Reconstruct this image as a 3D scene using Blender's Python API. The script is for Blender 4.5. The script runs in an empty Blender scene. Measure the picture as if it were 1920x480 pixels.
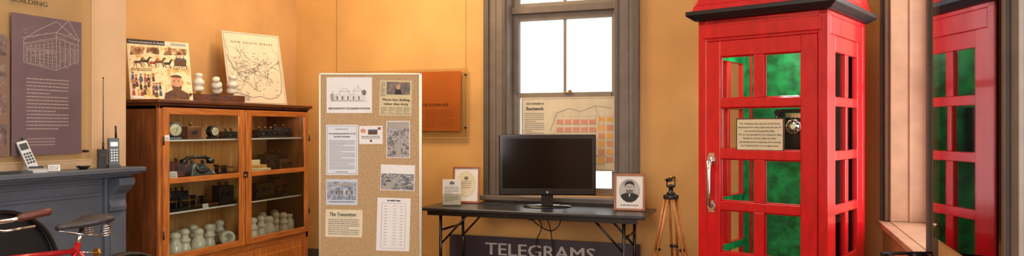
import bpy, math, random
from mathutils import Matrix, Vector
R=random.Random(7)
scene=bpy.context.scene
try: scene.view_settings.view_transform='Standard'
except Exception: pass
F=1350.0; CH=1.4; YAW=math.radians(19.8)
sn,cs=math.sin(YAW),math.cos(YAW)
def onY(px,py,Y):      # survey point on a plane parallel to the back wall
    t=(px-960)/F; z=Y/(cs+sn*t)
    return Vector((z*(-sn+cs*t),Y,CH+(240-py)*z/F))
def onX(px,py,X):
    t=(px-960)/F; z=X/(-sn+cs*t)
    return Vector((X,z*(cs+sn*t),CH+(240-py)*z/F))
def onD(px,py,z):
    t=(px-960)/F
    return Vector((z*(-sn+cs*t),z*(cs+sn*t),CH+(240-py)*z/F))
# ---------------------------------------------------------------- materials
def lin(c):
    return tuple(((v/255)/12.92 if v/255<=0.04045 else (((v/255)+0.055)/1.055)**2.4) for v in c)+(1,)
MC={}
def mat(name,c,rough=0.5,metal=0.0,var=0.0,scale=8,bump=0.0,c2=None,stretch=None,coat=0,spec=0.5,lo=.35,hi=.68):
    if name in MC: return MC[name]
    m=bpy.data.materials.new(name); m.use_nodes=True; nt=m.node_tree; b=nt.nodes['Principled BSDF']
    b.inputs['Roughness'].default_value=rough; b.inputs['Metallic'].default_value=metal
    b.inputs['Specular IOR Level'].default_value=spec
    if coat: b.inputs['Coat Weight'].default_value=coat; b.inputs['Coat Roughness'].default_value=0.08
    b.inputs['Base Color'].default_value=lin(c)
    if var or c2 or bump:
        tc=nt.nodes.new('ShaderNodeTexCoord'); mp=nt.nodes.new('ShaderNodeMapping')
        nt.links.new(tc.outputs['Object'],mp.inputs['Vector'])
        if stretch: mp.inputs['Scale'].default_value=stretch
        n=nt.nodes.new('ShaderNodeTexNoise'); n.inputs['Scale'].default_value=scale; n.inputs['Detail'].default_value=5
        nt.links.new(mp.outputs['Vector'],n.inputs['Vector'])
        if var or c2:
            cr=nt.nodes.new('ShaderNodeValToRGB')
            cr.color_ramp.elements[0].position=lo; cr.color_ramp.elements[1].position=hi
            a=c2 if c2 else tuple(v*(1-var) for v in c)
            d=c if c2 else tuple(min(255,v*(1+var*0.6)) for v in c)
            cr.color_ramp.elements[0].color=lin(a); cr.color_ramp.elements[1].color=lin(d)
            nt.links.new(n.outputs['Fac'],cr.inputs['Fac']); nt.links.new(cr.outputs['Color'],b.inputs['Base Color'])
        if bump:
            bp=nt.nodes.new('ShaderNodeBump'); bp.inputs['Strength'].default_value=bump; bp.inputs['Distance'].default_value=0.004
            nt.links.new(n.outputs['Fac'],bp.inputs['Height']); nt.links.new(bp.outputs['Normal'],b.inputs['Normal'])
    MC[name]=m; return m
def glass(name,tint=(255,255,255),gl=0.08,rough=0.01):
    if name in MC: return MC[name]
    m=bpy.data.materials.new(name); m.use_nodes=True; nt=m.node_tree
    nt.nodes.remove(nt.nodes['Principled BSDF']); out=nt.nodes['Material Output']
    t=nt.nodes.new('ShaderNodeBsdfTransparent'); t.inputs['Color'].default_value=lin(tint)
    g=nt.nodes.new('ShaderNodeBsdfGlossy'); g.inputs['Roughness'].default_value=rough
    fr=nt.nodes.new('ShaderNodeLayerWeight'); fr.inputs['Blend'].default_value=gl
    mx=nt.nodes.new('ShaderNodeMixShader')
    nt.links.new(fr.outputs['Fresnel'],mx.inputs['Fac']); nt.links.new(t.outputs[0],mx.inputs[1]); nt.links.new(g.outputs[0],mx.inputs[2])
    nt.links.new(mx.outputs[0],out.inputs['Surface']); MC[name]=m; return m
def photo(name,cols,scale=9,stretch=None,seed=0):
    if name in MC: return MC[name]
    m=bpy.data.materials.new(name); m.use_nodes=True; nt=m.node_tree; b=nt.nodes['Principled BSDF']; b.inputs['Roughness'].default_value=0.35
    tc=nt.nodes.new('ShaderNodeTexCoord'); mp=nt.nodes.new('ShaderNodeMapping'); mp.inputs['Location'].default_value=(seed,seed*1.7,seed*.6)
    if stretch: mp.inputs['Scale'].default_value=stretch
    n=nt.nodes.new('ShaderNodeTexNoise'); n.inputs['Scale'].default_value=scale; n.inputs['Detail'].default_value=8; n.inputs['Roughness'].default_value=0.7
    nt.links.new(tc.outputs['Object'],mp.inputs['Vector']); nt.links.new(mp.outputs['Vector'],n.inputs['Vector'])
    cr=nt.nodes.new('ShaderNodeValToRGB'); els=cr.color_ramp.elements
    k=len(cols)
    els[0].position=0.36; els[0].color=lin(cols[0]); els[1].position=0.64; els[1].color=lin(cols[-1])
    for i in range(1,k-1):
        e=els.new(0.36+0.28*i/(k-1)); e.color=lin(cols[i])
    nt.links.new(n.outputs['Fac'],cr.inputs['Fac']); nt.links.new(cr.outputs['Color'],b.inputs['Base Color'])
    MC[name]=m; return m
M_wall=mat('wall_paint_ochre',(202,158,104),0.75,var=0.05,scale=2.5,bump=0.08)
M_wallb=mat('wall_paint_ochre_back',(208,161,96),0.7,var=0.06,scale=1.6,bump=0.08)
M_breast=mat('wall_paint_beige',(206,173,136),0.75,var=0.04,scale=2.5,bump=0.06)
M_ceil=mat('ceiling_white',(225,218,205),0.8,var=0.02)
M_floor=mat('floor_boards',(120,80,50),0.45,c2=(85,54,32),scale=4,stretch=(14,1,1),bump=0.1)
M_trim=mat('trim_taupe',(114,102,92),0.45,var=0.06,scale=10)
M_trimd=mat('trim_taupe_dark',(90,80,72),0.45,var=0.06,scale=10)
M_sash=mat('sash_taupe',(136,124,110),0.45,var=0.05)
M_reveal=mat('reveal_paint',(184,142,112),0.55,var=0.05)
M_brownc=mat('casing_brown',(104,78,58),0.5,var=0.06)
M_glass=glass('window_glass',gl=0.06)
M_cabglass=glass('cabinet_glass',tint=(244,248,244),gl=0.12)
M_acry=glass('acrylic_clear',tint=(248,246,238),gl=0.16)
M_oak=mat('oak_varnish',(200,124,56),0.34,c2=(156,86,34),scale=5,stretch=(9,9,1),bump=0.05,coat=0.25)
M_oakh=mat('oak_varnish_horizontal',(196,120,54),0.34,c2=(152,84,34),scale=5,stretch=(1,9,12),bump=0.05,coat=0.25)
M_oakd=mat('oak_dark',(106,58,30),0.35,c2=(72,38,20),scale=5,stretch=(2,9,9),coat=0.3)
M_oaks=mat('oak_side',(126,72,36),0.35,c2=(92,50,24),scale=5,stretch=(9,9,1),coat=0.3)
M_pine=mat('pine_boards',(226,176,110),0.5,c2=(198,142,80),scale=4,stretch=(14,14,1))
M_black=mat('black_plastic',(20,20,22),0.35,var=0.1)
M_blackm=mat('black_enamel',(16,17,19),0.25,var=0.1,coat=0.4)
M_screen=mat('tv_screen',(7,8,10),0.12,coat=0.25,spec=0.35)
M_grey=mat('grey_plastic',(70,75,80),0.4,var=0.05)
M_silver=mat('silver_plastic',(170,172,172),0.3,metal=0.3)
M_chrome=mat('chrome',(225,225,228),0.12,metal=1.0)
M_brass=mat('brass',(196,150,70),0.3,metal=0.9)
M_brassd=mat('brass_tarnished',(120,92,48),0.4,metal=0.8)
M_steel=mat('steel_dark',(60,60,64),0.35,metal=0.7)
M_white=mat('paper_white',(232,231,229),0.6,var=0.01)
M_cream=mat('paper_cream',(226,216,184),0.6,var=0.03)
M_dialc=mat('dial_aged',(178,166,134),0.5,var=0.05)
M_news=mat('newsprint',(214,198,154),0.7,var=0.04)
M_ink=mat('ink_black',(30,28,28),0.6)
M_inkg=mat('ink_grey',(112,110,108),0.6)
M_inkf=mat('ink_faint',(165,160,150),0.6)
M_wink=mat('ink_white',(235,225,225),0.6)
M_porc=mat('porcelain',(230,222,204),0.18,var=0.03,coat=0.5)
M_cork=mat('pinboard_hessian',(196,166,124),0.85,c2=(172,142,102),scale=90,bump=0.15)
M_alu=mat('aluminium',(200,190,168),0.35,metal=0.6)
M_red=mat('booth_red_gloss',(222,10,26),0.28,c2=(196,6,20),scale=7,bump=0.18,coat=0.5,stretch=(3,3,.8))
M_green=mat('booth_green_inside',(14,156,80),0.5,c2=(2,92,44),scale=14,bump=0.15,lo=.34,hi=.66)
M_roofblk=mat('booth_black_moulding',(26,26,30),0.35,var=0.1)
M_mantel=mat('mantel_slate_blue',(80,87,98),0.42,var=0.08,scale=6)
M_firebk=mat('firebox_black',(10,10,12),0.6)
M_tabtop=mat('table_black',(40,42,50),0.3,var=0.15,scale=14)
M_sign=mat('sign_board_dark',(62,56,64),0.45,var=0.15,scale=6)
M_signl=mat('sign_letters',(204,200,194),0.55,var=0.06,scale=20)
M_woodleg=mat('tripod_wood',(206,140,72),0.38,c2=(170,106,48),scale=5,stretch=(6,6,1),coat=0.3)
M_orange=mat('orange_print',(222,124,50),0.4,var=0.04,scale=3)
M_oranged=mat('orange_print_text',(92,30,14),0.5)
M_purple=mat('purple_print',(136,114,138),0.45,var=0.06,scale=3)
M_purpl=mat('purple_print_line',(220,208,218),0.5)
M_frame=mat('picture_frame_wood',(158,90,46),0.35,var=0.12,scale=20)
M_leather=mat('leather_brown',(96,48,34),0.4,var=0.15,scale=20,bump=0.1)
M_saddle=mat('saddle_vinyl',(58,54,58),0.45,var=0.1,scale=20,bump=0.1)
M_bikered=mat('bicycle_red',(178,16,28),0.25,coat=0.6,var=0.05)
M_rubber=mat('tyre_rubber',(24,24,24),0.7,var=0.1)
M_paleorange=mat('print_pale',(206,160,108),0.5,var=0.05)
M_edge=mat('acrylic_edge',(206,176,130),0.4,var=.03)
# ---------------------------------------------------------------- mesh builder
TC={}
def text_geom(s):
    if s in TC: return TC[s]
    cu=bpy.data.curves.new('t','FONT'); cu.body=s; cu.size=1.0; cu.resolution_u=2
    o=bpy.data.objects.new('t',cu); scene.collection.objects.link(o)
    dg=bpy.context.evaluated_depsgraph_get(); dg.update()
    me=bpy.data.meshes.new_from_object(o.evaluated_get(dg))
    vs=[tuple(v.co) for v in me.vertices]; fs=[tuple(p.vertices) for p in me.polygons]
    bpy.data.objects.remove(o); bpy.data.meshes.remove(me); bpy.data.curves.remove(cu)
    xs=[v[0] for v in vs] or [0]
    TC[s]=(vs,fs,min(xs),max(xs)); return TC[s]
class MB:
    def __init__(s): s.v=[];s.f=[];s.m=[];s.sm=[];s.mats=[]
    def mi(s,m):
        if m not in s.mats: s.mats.append(m)
        return s.mats.index(m)
    def add(s,vs,fs,m,smooth=False,M=None):
        o=len(s.v); k=s.mi(m)
        for p in vs:
            p=Vector(p)
            if M is not None: p=M@p
            s.v.append(tuple(p))
        for i,f in enumerate(fs):
            s.f.append(tuple(o+j for j in f)); s.m.append(k)
            s.sm.append(smooth if isinstance(smooth,bool) else smooth[i])
        return s
    def box(s,x0,x1,y0,y1,z0,z1,m,M=None):
        if x0>x1:x0,x1=x1,x0
        if y0>y1:y0,y1=y1,y0
        if z0>z1:z0,z1=z1,z0
        vs=[(x0,y0,z0),(x1,y0,z0),(x1,y1,z0),(x0,y1,z0),(x0,y0,z1),(x1,y0,z1),(x1,y1,z1),(x0,y1,z1)]
        fs=[(0,3,2,1),(4,5,6,7),(0,1,5,4),(1,2,6,5),(2,3,7,6),(3,0,4,7)]
        return s.add(vs,fs,m,False,M)
    def lathe(s,prof,m,M=None,seg=20,smooth=True):
        vs=[];fs=[]
        for r,z in prof:
            for i in range(seg):
                a=2*math.pi*i/seg; vs.append((max(r,1e-5)*math.cos(a),max(r,1e-5)*math.sin(a),z))
        for j in range(len(prof)-1):
            for i in range(seg):
                k=(i+1)%seg; fs.append((j*seg+i,j*seg+k,(j+1)*seg+k,(j+1)*seg+i))
        n=len(fs); fs.append(tuple(range(seg))[::-1]); fs.append(tuple((len(prof)-1)*seg+i for i in range(seg)))
        return s.add(vs,fs,m,[smooth]*n+[False,False],M)
    def cyl(s,p0,p1,r0,m,r1=None,seg=12,M=None):
        p0=Vector(p0);p1=Vector(p1); r1=r0 if r1 is None else r1
        d=p1-p0; L=d.length; q=d.to_track_quat('Z','Y').to_matrix().to_4x4()
        T=Matrix.Translation(p0)@q
        if M is not None: T=M@T
        return s.lathe([(r0,0),(r1,L)],m,T,seg)
    def tube(s,pts,r,m,seg=8,M=None,closed=False):
        pts=[Vector(p) for p in pts]; n=len(pts); vs=[];fs=[]
        rs=r if isinstance(r,(list,tuple)) else [r]*n
        up=None
        for i,p in enumerate(pts):
            if closed: d=(pts[(i+1)%n]-pts[i-1]).normalized()
            else: d=(pts[min(i+1,n-1)]-pts[max(i-1,0)]).normalized()
            if up is None:
                up=Vector((0,0,1)) if abs(d.z)<0.9 else Vector((1,0,0))
            a=(up-d*up.dot(d)).normalized(); up=a; b=d.cross(a)
            for k in range(seg):
                t=2*math.pi*k/seg; vs.append(p+(a*math.cos(t)+b*math.sin(t))*rs[i])
        rng=n if closed else n-1
        for j in range(rng):
            for k in range(seg):
                l=(k+1)%seg; j2=(j+1)%n; fs.append((j*seg+k,j*seg+l,j2*seg+l,j2*seg+k))
        c=len(fs); sm=[True]*c
        if not closed:
            fs.append(tuple(range(seg))[::-1]); fs.append(tuple((n-1)*seg+k for k in range(seg))); sm+=[False,False]
        return s.add(vs,fs,m,sm,M)
    def prism(s,pts,d0,d1,m,M=None,plane='xz'):
        n=len(pts)
        def P(a,b,d): return (a,d,b) if plane=='xz' else ((d,a,b) if plane=='yz' else (a,b,d))
        vs=[P(a,b,d0) for a,b in pts]+[P(a,b,d1) for a,b in pts]
        fs=[tuple(range(n)),tuple(range(2*n-1,n-1,-1))]+[(i,i+n,(i+1)%n+n,(i+1)%n) for i in range(n)]
        return s.add(vs,fs,m,False,M)
    # flat marks on a sheet facing -y ; x right, z up
    def q(s,x0,x1,z0,z1,m,y=-0.0016,M=None):
        return s.add([(x0,y,z0),(x1,y,z0),(x1,y,z1),(x0,y,z1)],[(0,1,2,3)],m,False,M)
    def poly(s,pts,m,y=-0.0018,M=None):
        return s.add([(a,y,b) for a,b in pts],[tuple(range(len(pts)))],m,False,M)
    def line(s,pts,w,m,y=-0.0020,M=None):
        for (a,b),(c,d) in zip(pts[:-1],pts[1:]):
            L=math.hypot(c-a,d-b)
            if L<1e-6: continue
            nx,nz=-(d-b)/L*w/2,(c-a)/L*w/2
            s.add([(a+nx,y,b+nz),(a-nx,y,b-nz),(c-nx,y,d-nz),(c+nx,y,d+nz)],[(0,1,2,3)],m,False,M)
        return s
    def text(s,t,x,z,size,m,y=-0.0022,align='c',width=None,M=None,bold=0):
        vs,fs,a,b=text_geom(t)
        sx=size
        if width: sx=width/(b-a)
        off={'c':-(a+b)/2,'l':-a,'r':-b}[align]
        for dx in ([0,bold] if bold else [0]):
            s.add([(x+dx+(v[0]+off)*sx,y-dx*0.01,z+v[1]*size) for v in vs],fs,m,False,M)
        return s
    def body(s,x0,x1,zt,n,pitch,h,m,y=-0.0020,M=None,center=False,seed=0):
        r=random.Random(seed+n)
        for i in range(n):
            z=zt-i*pitch; x=x0; e=x1 if i%5!=4 else x0+(x1-x0)*r.uniform(.4,.8)
            if center:
                k=(x1-x0)*r.uniform(0,.12); x=x0+k; e=x1-k
            while x<e:
                w=r.uniform(1.5,5)*h; w=min(w,e-x); s.q(x,x+w,z-h,z,m,y,M); x+=w+h*0.7
        return s
def empty_thing(name,label,cat,loc=(0,0,0),rotz=0,group=None):
    o=bpy.data.objects.new(name,None); scene.collection.objects.link(o); o.location=loc; o.rotation_euler=(0,0,rotz)
    o.empty_display_size=0.1; o['label']=label; o['category']=cat
    if group: o['group']=group
    return o
def mk(name,mb,parent=None,bevel=0,loc=(0,0,0),rot=(0,0,0),label=None,cat=None,group=None,kind=None,seg=2):
    me=bpy.data.meshes.new(name); me.from_pydata(mb.v,[],mb.f)
    for m in mb.mats: me.materials.append(m)
    me.polygons.foreach_set('material_index',mb.m); me.polygons.foreach_set('use_smooth',mb.sm); me.update()
    o=bpy.data.objects.new(name,me); scene.collection.objects.link(o); o.location=loc; o.rotation_euler=rot
    if parent: o.parent=parent
    if bevel:
        b=o.modifiers.new('bevel','BEVEL'); b.width=bevel; b.segments=seg; b.limit_method='ANGLE'; b.angle_limit=math.radians(40)
    if label: o['label']=label
    if cat: o['category']=cat
    if group: o['group']=group
    if kind: o['kind']=kind
    return o
def copy_thing(o,loc,rotz=None):
    c=o.copy(); scene.collection.objects.link(c); c.location=loc
    if rotz is not None: c.rotation_euler=(0,0,rotz)
    return c
def circ(cx,cz,rx,rz,n=20,a0=0,a1=2*math.pi):
    return [(cx+rx*math.cos(a0+(a1-a0)*i/n),cz+rz*math.sin(a0+(a1-a0)*i/n)) for i in range(n)]
XL,XR,YB,YF,ZC=-4.51,0.797,6.1,-1.6,3.6
# ---------------------------------------------------------------- room
def S(name,mb,bevel=0): return mk(name,mb,bevel=bevel,kind='structure')
S('floor',MB().box(XL-.3,XR+.4,YF-.2,YB+.3,-.1,0,M_floor))
S('ceiling',MB().box(XL-.3,XR+.4,YF-.2,YB+.3,ZC,ZC+.1,M_ceil))
S('wall_left',MB().box(XL-.2,XL,YF,YB,0,ZC,M_wall))
S('wall_front',MB().box(XL-.2,XR+.35,YF-.2,YF,0,ZC,M_wall))
S('wall_chimney',MB().box(XL,-4.11,1.9,3.70,0,ZC,M_breast))
WX0,WX1,WZ0,WZ1=-2.249,-1.2515,.80,3.1
w=MB(); T=.3
w.box(XL-.2,WX0,YB,YB+T,0,ZC,M_wallb).box(WX1,XR+.35,YB,YB+T,0,ZC,M_wallb).box(WX0,WX1,YB,YB+T,0,WZ0,M_wallb).box(WX0,WX1,YB,YB+T,WZ1,ZC,M_wallb)
S('wall_back',w)
w=MB()
RY=[(4.28,5.76),(1.2,2.80)]; RZ0,RZ1=.73,3.0
X0,X1=XR,XR+.35
w.box(X0,X1,5.76,YB,0,ZC,M_wall).box(X0,X1,2.80,4.28,0,ZC,M_wall).box(X0,X1,YF,1.2,0,ZC,M_wall)
for a,b in RY: w.box(X0,X1,a,b,0,RZ0,M_wall).box(X0,X1,a,b,RZ1,ZC,M_wall)
S('wall_right',w)
S('baseboard_back',MB().box(XL,XR,YB-.025,YB,0,.2,M_trimd),.006)
S('baseboard_left',MB().box(XL,XL+.025,3.7,YB-.03,0,.2,M_trimd),.006)
S('baseboard_right',MB().box(XR-.025,XR,2.9,YB-.03,0,.2,M_trimd),.006)
c=MB()
def casing(c,x0,x1,z0,z1,wd,y,m1,m2):
    for (a,b) in ((x0-wd,x0),(x1,x1+wd)):
        c.box(a,b,y-.03,y,z0,z1+wd,m1)
        o=a if a<x0 else b-.05
        c.box(o,o+.05,y-.055,y-.03,z0,z1+wd,m2)
        i=(b-.03) if a<x0 else a
        c.box(i,i+.03,y-.042,y-.03,z0,z1+wd,m2)
        mid=(a+b)/2; c.box(mid-.012,mid+.012,y-.038,y-.03,z0,z1+wd,m1)
    c.box(x0,x1,y-.03,y,z1,z1+wd,m1); c.box(x0-wd,x1+wd,y-.055,y-.03,z1+wd-.05,z1+wd,m2)
casing(c,WX0,WX1,.796,WZ1,.205,YB,M_trim,M_trimd)
S('trim_1',c,.005)
S('trim_2',MB().box(WX0-.24,WX1+.24,YB-.11,YB+.15,.755,.795,M_trim).box(WX0-.2,WX1+.2,YB-.03,YB,.66,.755,M_trimd),.006)
w=MB(); ys0,ys1=YB+.15,YB+.20; st=.055
w.box(WX0,WX0+.012,YB,YB+.28,.80,WZ1,M_sash).box(WX1-.012,WX1,YB,YB+.28,.80,WZ1,M_sash).box(WX0,WX1,YB,YB+.28,WZ1-.012,WZ1,M_sash)
a,b=WX0+.012,WX1-.012
w.box(a,a+st,ys0,ys1,.80,WZ1,M_sash).box(b-st,b,ys0,ys1,.80,WZ1,M_sash)
w.box(a+st,b-st,ys0,ys1,.80,.865,M_sash).box(a+st,b-st,ys0-.015,ys1,1.675,1.72,M_sash)
w.box(a+st,b-st,ys0,ys1,2.38,2.44,M_sash).box(a,b,ys0-.06,ys1,2.44,2.50,M_trim).box(a+st,b-st,ys0,ys1,2.50,2.54,M_sash).box(a+st,b-st,ys0,ys1,3.03,3.09,M_sash)
mx=(a+b)/2
w.box(mx-.011,mx+.011,ys0+.01,ys1-.01,.865,2.38,M_sash).box(mx-.011,mx+.011,ys0+.01,ys1-.01,2.54,3.03,M_sash)
w.box(a+st-.03,a+st,ys0-.02,ys0,1.72,2.38,M_trim)
w1=S('window_1',w,.003)
mk('sash_latch',MB().cyl((mx+.06,ys0-.03,1.72),(mx+.06,ys0-.03,1.74),.016,M_brass).box(mx-.0,mx+.08,ys0-.04,ys0-.02,1.715,1.722,M_brass),w1)
mk('glass_pane',MB().box(a+st,b-st,ys0+.022,ys0+.026,.865,2.38,M_glass),w1)
mk('glass_pane',MB().box(a+st,b-st,ys0+.022,ys0+.026,2.54,3.03,M_glass),w1)
for i,(y0,y1) in enumerate(RY):
    w=MB()
    w.box(X0+.003,X1-.02,y1-.02,y1,RZ0+.005,RZ1,M_reveal).box(X0+.003,X1-.02,y0,y0+.02,RZ0+.005,RZ1,M_reveal).box(X0+.003,X1-.02,y0,y1,RZ1-.02,RZ1,M_reveal)
    w.box(X0+.12,X0+.14,y1-.03,y1-.02,RZ0+.005,RZ1,M_reveal)
    xs=X0+.24
    w.box(xs,xs+.05,y0+.02,y0+.08,RZ0,RZ1,M_sash).box(xs,xs+.05,y1-.08,y1-.02,RZ0,RZ1,M_sash).box(xs,xs+.05,y0+.08,y1-.08,RZ0,RZ0+.07,M_sash)
    w.box(xs,xs+.05,y0+.08,y1-.08,1.68,1.73,M_sash).box(xs,xs+.05,y0+.08,y1-.08,RZ1-.08,RZ1-.02,M_sash)
    w.box(xs+.01,xs+.04,(y0+y1)/2-.011,(y0+y1)/2+.011,RZ0+.07,RZ1-.08,M_sash)
    S('window_%d'%(i+2),w,.003)
    t=MB(); wd=.11; ma,mb_=(M_brownc,M_trimd) if i==0 else (M_trim,M_trimd)
    for (p,q_) in ((y0-wd,y0),(y1,y1+wd)):
        t.box(XR-.03,XR,p,q_,RZ0+.005,RZ1+wd,ma); o=p if p<y0 else q_-.03
        t.box(XR-.05,XR-.03,o,o+.03,RZ0+.005,RZ1+wd,mb_)
    t.box(XR-.03,XR,y0,y1,RZ1,RZ1+wd,ma)
    S('trim_%d'%(2*i+3),t,.004)
    S('trim_%d'%(2*i+4),MB().box(XR-.07,XR,y0-.13,y1+.13,RZ0-.035,RZ0,M_reveal).box(XR,XR+.24,y0+.021,y1-.021,RZ0-.001,RZ0+.004,M_reveal),.004)
# ---------------------------------------------------------------- phone booth
BR=math.radians(-20.2)
bo=empty_thing('telephone_box','bright red wooden telephone box with glazed door and green interior','telephone box',(.074,5.341,0),BR)
H=.425; PW=.06
tops=[1.88,1.537,1.194,.851,.508]; PH=.283
b=MB()
for sx in (-1,1):
    for sy in (-1,1):
        b.box(sx*H,sx*(H-PW),sy*H,sy*(H-PW),0,2.13,M_red)
b.box(-H+PW,H-PW,-H,-H+.05,1.985,2.13,M_red).box(-H+.04,H-.04,-H-.014,-H,2.005,2.09,M_red)
b.box(-H+PW,H-PW,-H+.05,-H+.06,1.95,2.10,M_red)
b.box(-H,H,-H,-H+.012,.0,.10,M_red)
b.box(-H+PW,H-PW,H-.03,H,0,2.13,M_red).box(-H+PW,H-PW,-H+.05,H-.03,0,.06,M_red).box(-H+.0,H,-H,H,2.10,2.13,M_red)
for sx in (-1,1): b.box(sx*H,sx*(H-.04),-H+PW,H-PW,1.985,2.10,M_red)
mk('body',b,bo,.005)
rows=[(t,t-PH) for t in tops]
d=MB(); zt=1.983
dx=H-PW-.002
yf0,yf1=-H-.004,-H+.036
cols=[(-.265,-.033),(.033,.265)]
for (p,q_) in ((-dx,-.265),(.265,dx)): d.box(p,q_,yf0,yf1,.105,zt,M_red)
zr=[zt]+[v for r in rows for v in r]+[.105]
for k in range(0,len(zr),2): d.box(-.265,.265,yf0,yf1,zr[k+1],zr[k],M_red)
for i,(t_,bz) in enumerate(rows):
    if i!=1: d.box(-.033,.033,yf0,yf1,bz,t_,M_red)
    for (p,q_) in (cols if i!=1 else [(-.265,.265)]):
        for (u0,u1,v0,v1) in ((p,p+.008,bz,t_),(q_-.008,q_,bz,t_),(p+.008,q_-.008,bz,bz+.008),(p+.008,q_-.008,t_-.008,t_)):
            d.box(u0,u1,yf0+.012,yf1-.01,v0,v1,M_red)
door=mk('door',d,bo,.004)
g=MB()
for (p,q_) in ((-dx+.01,-.27),(.27,dx-.01)): g.box(p,q_,yf1,yf1+.006,.11,1.945,M_green)
zg=[1.945]+[v for r in rows for v in (r[0]+.005,r[1]-.005)]+[.11]
for k in range(0,len(zg),2): g.box(-.27,.27,yf1,yf1+.006,zg[k+1],zg[k],M_green)
mk('door_lining',g,door,label='green painted inner face of the door')
for i,(t_,bz) in enumerate(rows):
    for (p,q_) in (cols if i!=1 else [(-.265,.265)]): mk('glass_pane',MB().box(p+.001,q_-.001,yf0+.018,yf0+.022,bz+.001,t_-.001,M_glass),door)
h=MB(); hx=-.325
h.tube([(hx,yf0-.005,1.19),(hx,yf0-.05,1.17),(hx,yf0-.055,1.10),(hx,yf0-.055,.96),(hx,yf0-.05,.89),(hx,yf0-.005,.87)],[.014,.016,.013,.013,.016,.014],M_chrome,10)
for z in (1.19,.87):
    h.cyl((hx,yf0-.012,z),(hx,yf0,z),.028,M_chrome,seg=18)
    h.box(hx-.02,hx+.02,yf0-.006,yf0,z-.04,z+.04,M_chrome)
mk('door_handle',h,door,label='chrome pull handle')
p=MB(); pm=Matrix.Translation((0,yf0+.012,1.357))
p.box(-.158,.158,-.004,.004,-.107,.107,M_leather,pm).box(-.15,.15,-.006,-.003,-.099,.099,M_cream,pm)
tx=["This Telephone Box stood in Ford Street,","Beechworth for many years and was one of","two used by the general public.","We are very grateful to our volunteers Alan","Bambiorin and Eric Allen for their","painstaking work in repairing and restoring","the Telephone Box to its original state."]
for i,t_ in enumerate(tx): p.text(t_,0,.066-i*.0238,.0158,M_ink,y=-.0072,M=pm,bold=.0006)
mk('notice_plaque',p,door,label='cream notice plaque with dark frame and printed dedication')
for sx in (1,-1):
    s_=MB(); x0,x1=(H-.005,H-.04) if sx>0 else (-H+.005,-H+.04)
    def sb(y0,y1,z0,z1,m=M_red): s_.box(x0,x1,y0,y1,z0,z1,m)
    o=H-PW
    sb(-o,-.25,.06,1.985); sb(.25,o,.06,1.985); 
    for k in range(0,len(zr),2): sb(-.25,.25,max(zr[k+1],.06),min(zr[k],1.985))
    for i,(t_,bz) in enumerate(rows):
        if i!=1: sb(-.035,.035,bz,t_)
        else: sb(-.02,.02,bz,t_)
    so=mk('side_panel',s_,bo,.004)
    g=MB(); xi=x1
    xa,xb=(xi-.006,xi) if sx>0 else (xi,xi+.006)
    g.box(xa,xb,-o,-.255,.065,1.985,M_green).box(xa,xb,.255,o,.065,1.985,M_green)
    for k in range(0,len(zg),2): g.box(xa,xb,-.255,.255,max(zg[k+1],.065),zg[k],M_green)
    mk('side_lining',g,so,label='green painted inner face')
    xm=(x0+x1)/2
    for (t_,bz) in rows: mk('glass_pane',MB().box(xm-.002,xm+.002,-.249,.249,bz+.001,t_-.001,M_glass),so)
g=MB().box(-H+PW,H-PW,H-.038,H-.03,.06,2.10,M_green)
g.box(-H+PW,H-PW,H-.046,H-.038,1.20,1.26,M_green)
mk('back_lining',g,bo,label='mottled green painted inner back wall')
mk('ceiling_lining',MB().box(-H+.045,H-.045,-H+.062,H-.04,2.085,2.099,M_green),bo,label='green painted inner ceiling')
r=MB(); E=H+.065
def frust(mb,e0,z0,e1,z1,m): 
    vs=[(-e0,-e0,z0),(e0,-e0,z0),(e0,e0,z0),(-e0,e0,z0),(-e1,-e1,z1),(e1,-e1,z1),(e1,e1,z1),(-e1,e1,z1)]
    mb.add(vs,[(0,3,2,1),(4,5,6,7),(0,1,5,4),(1,2,6,5),(2,3,7,6),(3,0,4,7)],m)
frust(r,H+.02,2.131,H+.045,2.15,M_roofblk); frust(r,H+.045,2.15,E,2.165,M_roofblk); frust(r,E,2.165,E,2.195,M_roofblk)
mk('roof_moulding',r,bo,.004,label='black painted eaves moulding')
r=MB(); frust(r,E-.03,2.195,E-.04,2.235,M_red); frust(r,E-.04,2.235,.12,2.42,M_red); frust(r,.12,2.42,.11,2.45,M_red)
for k in range(4):
    Mr=Matrix.Rotation(k*math.pi/2,4,'Z')
    pts=[(-E+.05,2.235)]+[(-(E-.05)*math.cos(math.pi*i/12),2.235+.12*math.sin(math.pi*i/12)) for i in range(1,12)]+[(E-.05,2.235)]
    r.prism(pts,-E+.045,-E+.085,M_red,Mr)
mk('roof',r,bo,.004)
ph=empty_thing('coin_telephone','black coin telephone with rotary dial mounted inside the red box','telephone',bo.location+Matrix.Rotation(BR,3,'Z')@Vector((-.02,H-.048,1.24)),BR)
q_=MB(); q_.box(-.10,.10,-.09,0,0,.30,M_blackm).box(-.06,.06,-.1,-.09,.235,.27,M_chrome)
mk('case',q_,ph,.012,seg=3)
q_=MB(); Md=Matrix.Translation((0,-.09,.17))@Matrix.Rotation(math.pi/2,4,'X'); q_.lathe([(.055,0),(.055,.012),(.05,.016),(.0,.018)],M_chrome,Md,24)
for i in range(10):
    a_=2*math.pi*i/12+.6; q_.cyl((.037*math.cos(a_),-.104,.17+.037*math.sin(a_)),(.037*math.cos(a_),-.108,.17+.037*math.sin(a_)),.0085,M_black,seg=10)
q_.cyl((0,-.104,.17),(0,-.110,.17),.018,M_cream)
mk('dial',q_,ph)
q_=MB(); q_.tube([(-.125,-.05,.06),(-.13,-.07,.10),(-.13,-.075,.17),(-.13,-.07,.23),(-.125,-.05,.27)],.013,M_blackm).cyl((-.125,-.03,.06),(-.125,-.07,.055),.026,M_blackm).cyl((-.125,-.03,.27),(-.125,-.07,.275),.026,M_blackm).box(-.13,-.095,-.06,-.04,.2,.23,M_steel)
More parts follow.
